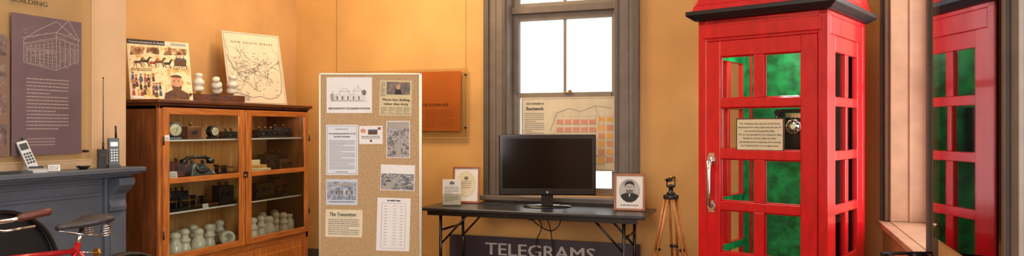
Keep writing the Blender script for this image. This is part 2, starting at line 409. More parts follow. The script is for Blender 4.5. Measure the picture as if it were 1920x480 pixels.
mk('handset',q_,ph)
# ---------------------------------------------------------------- display cabinet
CX,CY=-4.23,4.735; CW=.855; CD=.225
ca=empty_thing('display_cabinet','varnished oak display cabinet with two glazed doors and moulded cornice','cabinet',(CX,CY,0),math.pi/2)
b=MB()
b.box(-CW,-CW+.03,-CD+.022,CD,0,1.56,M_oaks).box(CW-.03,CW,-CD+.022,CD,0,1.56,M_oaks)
b.box(-CW+.03,CW-.03,-CD+.02,CD-.02,.44,.47,M_oakh).box(-CW,CW,-CD,CD,1.53,1.56,M_oakh)
b.box(-CW,CW,-CD,-CD+.022,1.535,1.56,M_oakh).box(-CW,CW,-CD,-CD+.022,.40,.46,M_oakh).box(-CW,-CW+.035,-CD,-CD+.022,0,1.535,M_oak).box(CW-.035,CW,-CD,-CD+.022,0,1.535,M_oak)
b.box(-CW+.035,CW-.035,-CD,-CD+.022,0,.09,M_oakh)
for x0_,x1_ in ((-CW+.035,-.01),(.01,CW-.035)):
    b.box(x0_,x1_,-CD+.002,-CD+.02,.09,.40,M_oak).box(x0_+.06,x1_-.06,-CD-.006,-CD+.002,.15,.34,M_oak)
b.box(-.01,.01,-CD,-CD+.022,.09,.40,M_oak)
mk('body',b,ca,.004)
b=MB().box(-CW+.03,CW-.03,CD-.006,CD-.002,.47,1.53,M_pine)
for i in range(14):
    x0_=-CW+.03+i*(2*CW-.06)/14; b.box(x0_+.001,x0_+(2*CW-.06)/14-.001,CD-.018,CD-.006,.47,1.53,M_pine)
mk('back_boards',b,ca,.003,label='pale vertical tongue-and-groove back boards')
b=MB().box(-CW-.012,CW+.012,-CD-.012,CD,1.56,1.575,M_oakd).box(-CW-.03,CW+.03,-CD-.03,CD,1.575,1.602,M_oakd)
mk('cornice',b,ca,.006,label='dark moulded cornice')
for z in (.785,1.307):
    b=MB().box(-CW+.033,CW-.033,-CD+.04,CD-.02,z,z+.006,M_acry).box(-CW+.033,CW-.033,-CD+.034,-CD+.040,z-.003,z+.008,M_white)
    mk('glass_shelf',b,ca,label='glass shelf with pale edge')
mk('shelf',MB().box(-CW+.033,CW-.033,-CD+.04,CD-.02,1.008,1.026,M_oakh),ca,.002)
for sx in (-1,1):
    d=MB(); y0_,y1_=-CD-.02,-CD-.001
    xi,xo=.006,CW-.02; st=.055
    def xb(a_,c_,z0_,z1_,m): d.box(sx*a_,sx*c_,y0_,y1_,z0_,z1_,m)
    xb(xi,xi+.065,.455,1.545,M_oak); xb(xo-st,xo,.455,1.545,M_oak)
    xb(xi+.065,xo-st,.455,.505,M_oakh); xb(xi+.065,xo-st,1.497,1.545,M_oakh); xb(xi+.065,xo-st,1.005,1.045,M_oakh)
    do=mk('door',d,ca,.004)
    for (z0_,z1_) in ((.506,1.004),(1.046,1.496)): mk('glass_pane',MB().box(sx*(xi+.066),sx*(xo-st-.001),y0_+.008,y0_+.011,z0_,z1_,M_cabglass),do)
    if sx<0:
        mk('latch',MB().box(-.03,.02,y0_-.006,y0_,1.0,1.05,M_steel).cyl((-.02,y0_-.02,1.02),(-.02,y0_,1.02),.009,M_brass),do,.002,label='small dark metal latch')
        k=MB().box(-CW+.03,-CW+.07,y0_-.002,y0_,1.31,1.35,M_white); k.text('26',-CW+.05,1.318,.026,M_ink,y=y0_-.003)
        mk('number_tag',k,do,label='small white number tag reading 26')
    for z in (.62,1.28): mk('hinge',MB().cyl((sx*(xo+.004),y0_-.004,z),(sx*(xo+.004),y0_-.004,z+.06),.006,M_steel),do)
def cabw(px,dep,z,hw=.06):
    p=onX(px,0,-4.0-dep); return Vector((p.x,min(p.y,CY+CW-.035-hw),z))
def insul(v):
    mb=MB(); s=1.3
    if v==0: pr=[(.040,0),(.042,.01),(.036,.03),(.030,.05),(.030,.058),(.036,.062),(.036,.075),(.024,.085),(.022,.10),(.030,.108),(.030,.122),(.018,.135),(.0,.138)]
    elif v==1: pr=[(.046,0),(.049,.012),(.046,.05),(.038,.066),(.030,.075),(.028,.092),(.034,.1),(.034,.115),(.02,.128),(0,.13)]
    else: pr=[(.034,0),(.036,.01),(.035,.07),(.022,.08),(.022,.09),(.028,.096),(.026,.11),(.0,.115)]
    mb.lathe([(r_*s*.92,z*s) for r_,z in pr],M_porc,seg=24); return mb
SH=[.47,.791,1.026,1.313]
ins=[mk('insulator',insul(v),label=l,cat='insulator',group='ceramic insulators in the cabinet') for v,l in enumerate(['cream ceramic telegraph insulator with ribbed neck','wide-skirted white porcelain insulator','small squat cream porcelain insulator'])]
specs=[(1,328,.10),(0,346,.13),(2,334,.28),(0,362,.24),(1,372,.10),(0,392,.15),(2,400,.3),(0,412,.25),
 (0,474,.10),(0,489,.14),(1,504,.10),(0,518,.16),(0,531,.10),(2,543,.14),(0,492,.29),(0,515,.30)]
used=set()
for k,(v,px,dp) in enumerate(specs):
    L=cabw(px,dp,SH[0])
    if v not in used: ins[v].location=L; used.add(v)
    else: copy_thing(ins[v],L)
ri=MB().lathe([(.052,-.055),(.057,-.05),(.057,.05),(.052,.055),(.034,.055),(.030,.0),(.030,-.045)],M_porc,seg=26)
mk('insulator',ri,loc=cabw(424,.09,SH[0]+.0575),rot=(math.pi/2,0,math.radians(60)),label='hollow white porcelain insulator lying on its side',cat='insulator',group='ceramic insulators in the cabinet')
def gauge(loc,rz,r,label):
    e=empty_thing('meter',label,'meter',loc,rz,'instruments in the cabinet')
    M0=Matrix.Translation((0,0,r+.015))@Matrix.Rotation(math.pi/2,4,'X')
    mk('case',MB().lathe([(r*.9,-.05),(r,-.045),(r,.0),(r*.96,.008),(r*.82,.010)],M_blackm,M0,24).box(-r*.8,r*.8,-.01,.05,0,.02,M_blackm),e,.002)
    d=MB().cyl((0,-.010,r+.015),(0,-.012,r+.015),r*.72,M_dialc,seg=24).line([(0,r*.6+.015),(r*.3,r*1.5+.015)],.003,M_ink,y=-.0135)
    for i in range(9):
        a_=math.radians(30+15*i); d.line([(r*.5*math.cos(a_),r*.9+r*.5*math.sin(a_)),(r*.6*math.cos(a_),r*.9+r*.6*math.sin(a_))],.002,M_ink,y=-.0135)
    mk('dial',d,e)
RZ=math.pi/2-.15
gauge(cabw(328,.14,SH[3]),RZ-.2,.058,'round black-cased meter with cream dial')
gauge(cabw(402,.15,SH[3]),RZ,.045,'small round black meter with cream dial')
def woodbox(px,dp,s,w_,d_,h_,m,label,dials=1):
    e=empty_thing('telegraph_instrument',label,'instrument',cabw(px,dp,s,w_/2+.03),RZ,'instruments in the cabinet')
    mk('base',MB().box(-w_/2-.01,w_/2+.01,-d_/2-.01,d_/2+.01,0,.015,m).box(-w_/2,w_/2,-d_/2,d_/2,.015,h_,m),e,.004)
    for i in range(dials):
        x=(-.5+(i+.5)/dials)*w_; mk('dial',MB().cyl((x,-d_/2-.0,h_*.55),(x,-d_/2-.012,h_*.55),min(.02,h_*.22),[M_steel,M_black][i%2],seg=16),e)
        mk('knob',MB().lathe([(.008,0),(.008,.012),(.014,.016),(.014,.026),(0,.028)],M_brassd,Matrix.Translation((x,0,h_)),12),e)
def key(px,dp,z,label,m=M_blackm,s=1.0):
    e=empty_thing('telegraph_key',label,'telegraph key',cabw(px,dp,z,.12),RZ,'instruments in the cabinet')
    k=MB().box(-.1*s,.1*s,-.045*s,.045*s,0,.018*s,m).box(-.02*s,-.01*s,-.03*s,-.012*s,.018*s,.07*s,M_steel).box(-.02*s,-.01*s,.012*s,.03*s,.018*s,.07*s,M_steel)
    mk('base',k,e,.003)
    mk('lever',MB().box(-.09*s,.08*s,-.008*s,.008*s,.05*s,.06*s,M_brassd).cyl((-.015*s,-.03*s,.055*s),(-.015*s,.03*s,.055*s),.006*s,M_steel),e)
    for xx in (-.06,.02): mk('coil',MB().lathe([(.016*s,.018*s),(.016*s,.06*s),(.02*s,.062*s),(.02*s,.068*s),(0,.07*s)],M_steel,Matrix.Translation((xx*s,.025*s,0)),14),e)
    mk('knob',MB().lathe([(.008*s,.06*s),(.012*s,.066*s),(.026*s,.074*s),(.026*s,.08*s),(0,.084*s)],M_black,Matrix.Translation((-.085*s,0,0)),16),e)
def deskphone(loc,rz,m,label):
    e=empty_thing('desk_telephone',label,'telephone',loc,rz,'instruments in the cabinet')
    bd=MB(); bd.add([(-.1,-.09,0),(.1,-.09,0),(.1,.09,0),(-.1,.09,0),(-.095,-.085,.02),(.095,-.085,.02),(.095,.085,.02),(-.095,.085,.02),(-.05,-.01,.10),(.05,-.01,.10),(.05,.05,.10),(-.05,.05,.10)],
      [(0,3,2,1),(0,1,5,4),(1,2,6,5),(2,3,7,6),(3,0,4,7),(4,5,9,8),(5,6,10,9),(6,7,11,10),(7,4,8,11),(8,9,10,11)],m)
    bd.box(-.05,-.035,.0,.04,.1,.125,m).box(.035,.05,.0,.04,.1,.125,m)
    mk('body',bd,e,.006)
    n=Vector((0,-.73,.68)); Mx=Matrix.Translation((0,-.048,.062))@n.to_track_quat('Z','Y').to_matrix().to_4x4()
    mk('dial',MB().lathe([(.042,0),(.042,.008),(.036,.012),(.016,.013),(.016,.016),(0,.016)],M_steel,Mx,22),e)
    mk('handset',MB().tube([(-.10,.02,.125),(-.07,.02,.145),(0,.02,.15),(.07,.02,.145),(.10,.02,.125)],[.016,.014,.012,.014,.016],m).lathe([(.03,-.028),(.032,0),(.02,.012)],m,Matrix.Translation((-.105,.02,.125)),16).lathe([(.03,-.028),(.032,0),(.02,.012)],m,Matrix.Translation((.105,.02,.125)),16),e)
M_mar=mat('maroon_case',(104,32,28),.4,var=.1)
woodbox(357,.2,SH[3],.12,.1,.10,M_oakd,'small dark wooden instrument box with knob',1)
woodbox(428,.2,SH[3],.11,.1,.06,M_blackm,'low black instrument box with brass knobs',2)
woodbox(496,.2,SH[3],.2,.1,.07,M_blackm,'long low black instrument box',3)
woodbox(530,.2,SH[3],.2,.1,.09,M_steel,'grey metal instrument box with knobs',2)
deskphone(cabw(372,.16,SH[2]),RZ-.2,M_blackm,'black rotary desk telephone with handset on cradle')
woodbox(330,.26,SH[2],.11,.08,.12,M_mar,'dark red telegraph sounder box',1)
key(422,.18,SH[2],'brass and black telegraph key on iron base')
woodbox(510,.24,SH[2],.24,.12,.14,M_blackm,'black enamel instrument with control knobs',3)
woodbox(540,.2,SH[2],.13,.12,.09,M_oakd,'dark wooden relay box with brass knobs',2)
key(338,.12,SH[1],'black telegraph register on iron base',s=1.25)
woodbox(330,.27,SH[1],.16,.08,.13,M_blackm,'black enamel relay with terminals',3)
key(380,.2,SH[1],'dark telegraph key on wooden base',M_oakd,1.1)
woodbox(418,.22,SH[1],.14,.1,.14,M_steel,'dark grey metal instrument with terminals',2)
woodbox(490,.2,SH[1],.2,.1,.13,M_blackm,'black enamel instrument with terminals on glass shelf',3)
woodbox(520,.22,SH[1],.14,.1,.15,M_mar,'dark red cased instrument with knobs',2)
key(545,.14,SH[1],'black telegraph key with round knob')
def card(loc,rz,w_,h_,label,tilt=-.2):
    k=MB().box(-w_/2,w_/2,0,.002,0,h_,M_white); k.body(-w_*.4,w_*.4,h_*.85,4,h_*.2,h_*.08,M_inkg,y=-.001)
    mk('label_card',k,loc=loc,rot=(tilt,0,rz),label=label,cat='card')
card(cabw(322,.07,SH[2]),RZ,.10,.06,'small white printed label card on the shelf')
card(cabw(386,.07,SH[1]),RZ,.05,.03,'tiny white label card on the shelf')
k=MB().box(-.09,.09,-.06,.06,0,.03,M_cream).box(-.09,.09,.05,.06,.03,.10,M_cream).box(-.06,.06,-.04,.04,.03,.06,M_pine)
mk('open_carton',k,bevel=.003,loc=cabw(485,.12,SH[2]),rot=(0,0,RZ+.2),label='open cream cardboard carton holding a wooden part',cat='box')
# ---------------------------------------------------------------- things on the cabinet
def lean(name,mb,p0,p1,h_,tilt,label,cat,zb,bevel=0):
    c_=(Vector(p0)+Vector(p1))/2; dd=Vector(p1)-Vector(p0); a_=math.atan2(dd.y,dd.x)
    return mk(name,mb,bevel=bevel,loc=(c_.x,c_.y,zb),rot=(-tilt,0,a_),label=label,cat=cat)
ZT=1.602
w_,h_=.43,.46
p=MB().box(-w_/2,w_/2,0,.008,0,h_,M_cream)
p.q(-w_/2,w_/2*.2,h_-.035,h_,M_ink).text('Communications in Australia',-w_*.47,h_-.026,.021,M_wink,align='l',width=.27)
p.q(w_*.2,w_*.45,h_-.03,h_-.01,M_inkf)
M_col=photo('collage_cream',[(176,120,62),(232,204,140),(240,228,192),(222,180,108),(196,150,96)],11)
M_col2=photo('collage_sepia',[(70,44,28),(150,100,60),(226,196,150)],26,seed=4)
M_brown=mat('print_brown',(96,54,28),.5,var=.25,scale=30); M_yel=mat('print_yellow',(226,182,86),.5,var=.15,scale=30); M_bl=mat('print_blue',(74,84,104),.5,var=.2,scale=30); M_rd=mat('print_red',(160,62,40),.5,var=.15,scale=30); M_skin=mat('print_flesh',(206,150,112),.5,var=.12,scale=40)
p.q(-w_/2+.008,w_/2-.008,.008,h_-.04,M_col)
p.poly([(-.2,.335),(-.11,.35),(-.10,.40),(-.19,.405)],M_col2,y=-.0018).poly([(-.09,.36),(.0,.352),(.0,.408),(-.08,.405)],M_col2,y=-.0018).poly([(.03,.35),(.19,.36),(.2,.41),(.04,.408)],M_col2,y=-.0018)
def horse(x,z,s,m):
    p.poly([(x-.024*s,z+.008*s),(x-.02*s,z-.008*s),(x+.016*s,z-.009*s),(x+.024*s,z+.004*s),(x+.034*s,z+.026*s),(x+.046*s,z+.022*s),(x+.04*s,z+.034*s),(x+.026*s,z+.034*s),(x+.012*s,z+.011*s)],m,y=-.0021)
    for ddx,e_ in ((-.02,-.01),(-.014,.006),(.010,.02),(.015,.006)): p.line([(x+ddx*s,z-.004*s),(x+(ddx+e_*.4)*s,z-.018*s),(x+(ddx+e_)*s,z-.034*s)],.004*s,m,y=-.0021)
    p.line([(x-.024*s,z+.006*s),(x-.034*s,z-.012*s)],.004*s,m,y=-.0021)
for i in range(5): horse(-.15+i*.05,.285+.01*(i%2),1.05,[M_brown,M_ink,M_rd][i%3])
p.poly([(.10,.27),(.185,.27),(.19,.325),(.13,.335),(.10,.315)],M_brown,y=-.0019)
for x in (.115,.168): p.line(circ(x,.262,.02,.02,14)+[(x+.02,.262)],.004,M_ink,y=-.0023).line([(x-.02,.262),(x+.02,.262)],.002,M_ink,y=-.0023).line([(x,.242),(x,.282)],.002,M_ink,y=-.0023)
for x in (.12,.145,.17): p.poly(circ(x,.345,.007,.009,10),M_skin,y=-.0023).poly([(x-.01,.318),(x+.01,.318),(x+.007,.337),(x-.007,.337)],M_bl,y=-.0022)
p.poly([(.01,.01),(.19,.01),(.185,.055),(.135,.085),(.075,.085),(.02,.055)],M_brown,y=-.0023).poly(circ(.105,.14,.04,.055,18),M_skin,y=-.0025).poly([(.068,.12),(.088,.108),(.122,.108),(.142,.12),(.134,.082),(.105,.058),(.076,.082)],M_brown,y=-.0027).poly(circ(.105,.178,.042,.022,14,0,math.pi*1.06),M_brown,y=-.0027).line([(.084,.152),(.096,.152)],.005,M_ink,y=-.0029).line([(.114,.152),(.126,.152)],.005,M_ink,y=-.0029)
rp_=random.Random(11)
for i in range(22):   # crowd of small figures
    x=-.19+(i%8)*.026+rp_.uniform(-.007,.007); z=.07+.055*(i//8)+rp_.uniform(-.012,.012)
    mm=[M_brown,M_bl,M_ink,M_rd,M_yel][rp_.randrange(5)]; s_=rp_.uniform(.8,1.25)
    p.poly([(x-.011*s_,z-.04),(x+.010*s_,z-.04),(x+.009*s_,z-.012),(x+.005,z),(x-.006,z),(x-.01*s_,z-.014)],mm,y=-.0019-.00002*i).poly(circ(x,z+.008,.007,.009,10),M_skin,y=-.0024).poly([(x-.010,z+.011),(x+.010,z+.011),(x+.005,z+.019),(x-.005,z+.019)],mm,y=-.0026)
p.q(-.2,-.13,.015,.03,M_white,-.0026).body(-.2,-.06,.238,2,.012,.005,M_ink,y=-.0026)
lean('history_poster',p,(-4.30,3.915),(-4.10,4.29),h_,.24,'cream illustrated history poster with horses and a bearded man','poster',ZT)
w_,h_=.53,.645
p=MB().box(-w_/2,w_/2,0,.008,0,h_,mat('map_paper',(210,198,176),.6,var=.03)).line([(-w_/2+.012,.012),(w_/2-.012,.012),(w_/2-.012,h_-.012),(-w_/2+.012,h_-.012),(-w_/2+.012,.012)],.002,M_ink)
r2=random.Random(5)
def walk(mb,x,z,a_,n,st,w__,m,br=0.0,dep=0):
    pts=[(x,z)]
    for i in range(n):
        a_+=r2.uniform(-.5,.5); x+=st*math.cos(a_); z+=st*math.sin(a_)
        if abs(x)>w_/2-.02 or z<.02 or z>h_-.03: break
        pts.append((x,z))
        if r2.random()<br and dep<2: walk(mb,x,z,a_+r2.choice([-1,1])*r2.uniform(.5,1.1),n//2,st,w__*.7,m,br,dep+1)
    mb.line(pts,w__,m)
for i in range(7): walk(p,-.2+i*.07,.12+.05*(i%3),r2.uniform(.6,2.4),22,.016,.0024,M_ink,.16)
for i in range(5): walk(p,-.22,.15+i*.09,r2.uniform(-.4,.4),24,.018,.0016,M_inkg,.1)
p.line([(-.2,.10),(-.12,.085),(-.05,.06),(.02,.075),(.10,.05),(.18,.07),(.22,.11),(.235,.2),(.24,.32),(.225,.42)],.003,M_ink)
p.text('N E W   S O U T H   W A L E S',.0,h_-.10,.026,M_ink,width=.38)
for i in range(60): 
    x,z=r2.uniform(-.22,.2),r2.uniform(.08,.5); p.q(x,x+r2.uniform(.012,.03),z,z+.004,M_inkg)
p.body(-.22,-.08,.075,4,.012,.005,M_inkg)
lean('railway_map',p,(-4.25,4.86),(-4.05,5.345),h_,.24,'black-line state map on cream board leaning on the cabinet','map',ZT)
mk('insulator_crossarm',MB().box(-.27,.27,-.035,.035,0,.06,M_oakd).cyl((-.12,-.038,.03),(-.12,.036,.03),.008,M_steel).cyl((.12,-.038,.03),(.12,.036,.03),.008,M_steel),bevel=.005,loc=(-4.12,4.545,ZT),rot=(0,0,math.radians(84)),label='short dark timber crossarm lying on the cabinet top',cat='timber crossarm')
def pinins(loc,rot,label,s=1.0):
    e=empty_thing('pin_insulator',label,'insulator',loc,0,'insulators on the crossarm'); e.rotation_euler=rot
    mk('porcelain',MB().lathe([(a_*s,b_*s) for a_,b_ in [(.034,.02),(.040,.022),(.040,.045),(.028,.060),(.028,.066),(.043,.072),(.043,.10),(.030,.112),(.024,.118),(.024,.132),(.032,.138),(.031,.155),(.015,.165),(0,.166)]],M_porc,seg=24),e)
    mk('pin',MB().cyl((0,0,-.0),(0,0,.022*s),.009,M_brass).cyl((0,0,.004),(0,0,.014),.022,M_brass,seg=6),e)
    return e
pinins((-4.12,4.37,ZT+.062),(0,0,0),'white porcelain insulator on brass pin standing upright',.95)
pinins((-4.10,4.55,ZT+.068),(.5,.35,0),'white porcelain insulator with brass pin, tilted',.9)
pinins((-4.11,4.71,ZT+.062),(.1,.2,0),'wide white porcelain insulator, slightly tilted',1.0)
# ---------------------------------------------------------------- pinboard
BZ=5.3; K=BZ/F
bc=onD(695,240,BZ); BW=.378
ld=empty_thing('display_board','freestanding tan hessian pinboard with aluminium frame and pinned papers','notice board',(bc.x,bc.y,0),YAW)
BT=1.4+103*K
mk('panel',MB().box(-BW+.012,BW-.012,-.01,.012,.08,BT-.012,M_cork),ld)
fr=MB().box(-BW,-BW+.013,-.014,.016,.06,BT,M_alu).box(BW-.022,BW,-.014,.016,.06,BT,M_alu).box(-BW,BW,-.014,.016,BT-.013,BT,M_alu).box(-BW,BW,-.014,.016,.06,.08,M_alu)
mk('frame',fr,ld,.002)
for sx in (-1,1): mk('foot',MB().box(sx*BW-.02*sx-.02,sx*BW-.02*sx+.02,-.2,.2,0,.03,M_alu).box(sx*BW-.02*sx-.012,sx*BW-.02*sx+.012,-.013,.013,.03,.07,M_alu),ld,.003)
def pin(px0,px1,py0,py1,name,label,cat,fn,m=M_white,tilt=0):
    w_=(px1-px0)*K; h_=(py1-py0)*K; cx=((px0+px1)/2-695)*K; cz=1.4+(240-(py0+py1)/2)*K
    mb=MB().box(-w_/2,w_/2,0,.0015,-h_/2,h_/2,m); mb.cyl((0,-.004,h_/2-.008),(0,0,h_/2-.008),.0035,M_silver,seg=8); fn(mb,w_,h_)
    Mx=Matrix.Translation((bc.x,bc.y,0))@Matrix.Rotation(YAW,4,'Z')@Matrix.Translation((cx,-.0118,cz))@Matrix.Rotation(tilt,4,'Y')
    o=mk(name,mb,label=label,cat=cat,group='papers on the pinboard'); o.matrix_world=Mx
def f1(m,w,h):
    m.text('BEECHWORTH TELEGRAPH STATION',0,-h*.40,.021,M_ink,width=w*.9,bold=.0012)
    L=lambda pts,ww=.0018: m.line([(x*w,z*h) for x,z in pts],ww,M_inkg,y=-.002)
    L([(-.33,-.15),(-.33,.02),(-.2,.02),(-.2,.1),(.0,.1),(.0,.02),(.1,.02),(.1,.12),(.28,.12),(.28,-.15),(-.33,-.15)]); L([(-.22,.1),(-.1,.2),(.02,.1)]); L([(.08,.12),(.19,.22),(.3,.12)])
    for i in range(9): L([(-.30+i*.065,-.15),(-.30+i*.065,-.02)]); 
    for i in range(8): L([(-.28+i*.065,-.02),(-.262+i*.065,.0),(-.245+i*.065,-.02)],.0014)
    for i in range(5): m.q((-.28+i*.12)*w,(-.25+i*.12)*w,-.13*h,-.03*h,M_inkg,-.0021)
    L([(-.4,-.17),(.4,-.17)]); L([(-.36,-.15),(-.36,.14)]); L([(.33,-.16),(.33,.1)]); m.poly([(x*w,z*h) for x,z in [(.3,.0),(.36,.0),(.38,.1),(.33,.16),(.28,.1)]],M_inkg); L([(.19,.22),(.19,.3)])
    m.poly([(x*w,z*h) for x,z in [(-.4,-.16),(-.34,-.16),(-.35,.02),(-.38,.06),(-.42,0)]],M_inkf)
pin(613,698,145,212,'pinned_sheet','white sheet with ink drawing captioned Beechworth Telegraph Station','paper',f1)
def f2(m,w,h):
    m.q(-w*.28,w*.45,h*.1,h*.46,photo('news_photo',[(40,34,30),(90,70,52),(150,116,80)],22)); m.body(-w*.46,-w*.32,h*.45,12,h*.035,h*.014,M_inkg)
    m.poly(circ(.08*w,.32*h,.06*w,.07*h,12),M_skin).poly([(-.04*w,.1*h),(.2*w,.1*h),(.16*w,.24*h),(.0,.24*h)],M_ink)
    m.text('Morse fans dashing',0.02*w,-h*.08,.026,M_ink,width=w*.84,bold=.0014).text('rather than dotty',0.02*w,-h*.2,.026,M_ink,width=w*.76,bold=.0014)
    for i in range(4): m.body(-w*.45+i*w*.235,-w*.25+i*w*.235,-h*.26,7,h*.032,h*.013,M_inkg,seed=i)
pin(712,772,151,217,'newspaper_clipping','yellowed newspaper clipping with photo and Morse headline','newspaper clipping',f2,M_news,.02)
def f3(m,w,h):
    m.line([(-w*.46,-h*.47),(w*.46,-h*.47),(w*.46,h*.47),(-w*.46,h*.47),(-w*.46,-h*.47)],.002,M_inkg)
    m.body(-w*.2,w*.2,h*.42,1,.01,.004,M_ink)
    m.text('THE AUSTRALIAN HISTORY OF THE',0,h*.31,.014,M_ink,width=w*.84,bold=.001).text('ELECTRIC TELEGRAPH',0,h*.25,.014,M_ink,width=w*.5,bold=.001)
    m.body(-w*.4,w*.4,h*.19,24,h*.0245,h*.008,M_inkg); m.body(-w*.2,w*.2,-h*.43,1,.01,.004,M_ink)
pin(612,672,234,328,'pinned_sheet','white typed sheet about the electric telegraph with ruled border','paper',f3,mat('paper_cool',(220,226,234),.6))
def f4(m,w,h):
    m.q(-w*.12,w*.28,h*.02,h*.3,M_brown).q(-w*.12,w*.28,h*.2,h*.3,M_bl,-.0018).q(-w*.42,-w*.22,h*.12,h*.32,M_skin).line([(-w*.46,h*.2),(-w*.3,h*.42)],.002,M_rd).body(-w*.4,w*.4,-h*.06,2,h*.09,h*.04,M_inkg); m.q(w*.3,w*.42,h*.28,h*.42,M_rd).poly(circ(.0,-.32*h,.05*w,.08*h,8),M_brown)
pin(674,718,236,270,'pinned_card','white card with small coloured crest and red marks','card',f4,M_white,-.01)
M_ph1=photo('aerial_photo',[(40,36,38),(100,92,90),(176,170,166),(80,74,72)],22,seed=2)
M_ph2=photo('street_photo',[(44,44,50),(120,122,126),(200,202,204)],24,(1,1,2),seed=5)
M_ph3=photo('blue_photo',[(78,92,114),(140,152,172),(196,204,214)],24,seed=9)
def bld(m,w,h,s,ma,mb_,n=9,sc=1.0):
    rr=random.Random(s)
    for i in range(n):
        x=rr.uniform(-.42,.3)*w; z=rr.uniform(-.4,.1)*h; a_=rr.uniform(.06,.14)*w*sc
        m.q(x,x+a_,z,z+a_*.6,ma,y=-.0019).poly([(x-.003,z+a_*.6),(x+a_+.003,z+a_*.6),(x+a_*.7,z+a_*.85),(x+a_*.3,z+a_*.85)],mb_,y=-.0021)
def f5(m,w,h):
    m.q(-w*.47,w*.47,-h*.48,h*.48,M_ph1).q(-w*.47,w*.47,h*.30,h*.48,M_inkf,-.0018); bld(m,w,h,3,M_inkg,M_ink,8,.9); m.poly([(-.1*w,-.48*h),(.12*w,-.48*h),(.1*w,.28*h),(.06*w,.28*h)],M_inkf,y=-.0023)
pin(725,769,227,296,'pinned_photograph','sepia-grey aerial photograph of a town street','photograph',f5)
def f6(m,w,h):
    m.q(-w*.48,w*.48,-h*.47,h*.47,M_ph2).q(-w*.48,w*.48,h*.15,h*.47,M_white,-.0018); bld(m,w,h,8,M_inkf,M_ink,9); m.poly([(-.48*w,-.47*h),(-.2*w,-.47*h),(.1*w,.1*h),(.05*w,.12*h)],M_inkf,y=-.0023)
pin(714,778,309,357,'pinned_photograph','black and white photograph of an old main street','photograph',f6,M_white,.03)
def f7(m,w,h):
    m.q(-w*.46,w*.46,-h*.3,h*.4,M_ph3).q(-w*.4,w*.4,h*.26,h*.34,M_inkf,-.0019)
    for i in range(5): m.q((-.36+i*.16)*w,(-.28+i*.16)*w,-h*.15,h*.10,M_inkf,-.0019).q((-.34+i*.16)*w,(-.30+i*.16)*w,-h*.08,h*.06,M_bl,-.0021)
    m.body(-w*.4,w*.4,-h*.36,1,.01,.005,M_ink)
pin(612,671,336,384,'pinned_photograph','pale blue photograph of a shopfront with caption','photograph',f7,mat('paper_blue',(198,208,222),.6),.01)
def f8(m,w,h):
    m.text('The Transmitter.',-w*.02,h*.27,.038,M_ink,width=w*.74,bold=.0014); m.line([(-w*.2,h*.22),(w*.2,h*.22)],.001,M_ink); m.body(-w*.42,w*.42,h*.15,8,h*.075,h*.026,M_inkg,seed=4)
pin(611,680,393,444,'pinned_sheet','cream torn sheet headed The Transmitter','paper',f8,M_cream,.02)
def f9(m,w,h):
    m.body(-w*.2,w*.2,h*.46,1,.01,.008,M_ink); m.line([(-w*.36,h*.4),(w*.36,h*.4),(w*.36,-h*.45),(-w*.36,-h*.45),(-w*.36,h*.4)],.0014,M_inkg)
    for i in range(14):
        z=h*.35-i*h*.056; m.q(-w*.28,-w*.20,z-.003,z,M_inkg).q(-w*.02,w*.08,z-.002,z,M_inkg).q(w*.2,w*.27,z-.003,z,M_inkg)
pin(707,769,371,470,'pinned_sheet','white laminated sheet with a table of code symbols','paper',f9,M_white,.03)
# ---------------------------------------------------------------- wall panels
def standoffs(e,xs,zs,y,m,r):
    for x in xs:
        for z in zs: mk('standoff',MB().cyl((x,y,z),(x,-.001,z),r,m),e)
e=empty_thing('information_panel','clear acrylic information panel with orange print, hung on wires','information panel',(0,YB,0),0)
x0,x1=onY(632,130,YB).x,onY(876,258,YB-.03).x; z1=onY(870,128,YB-.03).z; z0=onY(872,258,YB-.03).z
mk('acrylic_sheet',MB().box(x0,x1,-.034,-.028,z0,z1,M_acry).box(x0,x1,-.0345,-.0275,z0-.003,z0,M_edge).box(x1,x1+.003,-.0345,-.0275,z0,z1,M_edge).box(x0,x1,-.0345,-.0275,z1,z1+.003,M_edge),e)
a0=onY(650,0,YB-.025).x; a1=onY(864,0,YB-.025).x; b1=onY(862,133,YB-.025).z; b0=onY(862,246,YB-.025).z
pr=MB().box(a0,a1,-.027,-.025,b0,b1,M_orange); zt_=onY(830,199,YB-.03).z
pr.text('THE GOLDEN AGE',onY(840,0,YB-.03).x,zt_,.036,M_oranged,y=-.0275,align='r',width=.27,bold=.0025)
pr.body(onY(800,0,YB).x,onY(852,0,YB).x,zt_-.04,10,.017,.004,mat('orange_text_faint',(170,82,36),.5),y=-.0274)
mk('orange_print',pr,e,label='orange printed sheet reading THE GOLDEN AGE')
standoffs(e,(x0+.02,x1-.02),(z0+.09,z1-.06),-.04,M_steel,.008)
for x in (x0+.01,x1-.02): mk('hanging_wire',MB().cyl((x,-.02,z1),(x,-.02,ZC),.0013,M_steel,seg=6),e)
XA=-4.11
e=empty_thing('information_panel','clear acrylic information panel with purple print and white building drawing','information panel',(XA,3.0,0),math.pi/2)
def LY(px,X=XA+.03): return onX(px,0,X).y-3.0
def LZ(px,py,X=XA+.03): return onX(px,py,X).z
x1=LY(170); x0=-.85; z0=LZ(165,298); z1=2.75
mk('acrylic_sheet',MB().box(x0,x1,-.036,-.030,z0,z1,M_acry).box(x1,x1+.003,-.0365,-.0295,z0,z1,M_edge).box(x0,x1,-.0365,-.0295,z0-.003,z0,M_edge),e)
a0,a1=LY(22),LY(153); b0,b1=LZ(150,288),LZ(150,42)
pr=MB().box(a0,a1,-.028,-.026,b0,b1,M_purple)
yy=-.0285; W=a1-a0
def Q(u,v): return (a0+W*u, b0+(b1-b0)*v)
def LL(pts,w__=.0028): pr.line([Q(u,v) for u,v in pts],w__,M_purpl,y=yy-.0004)
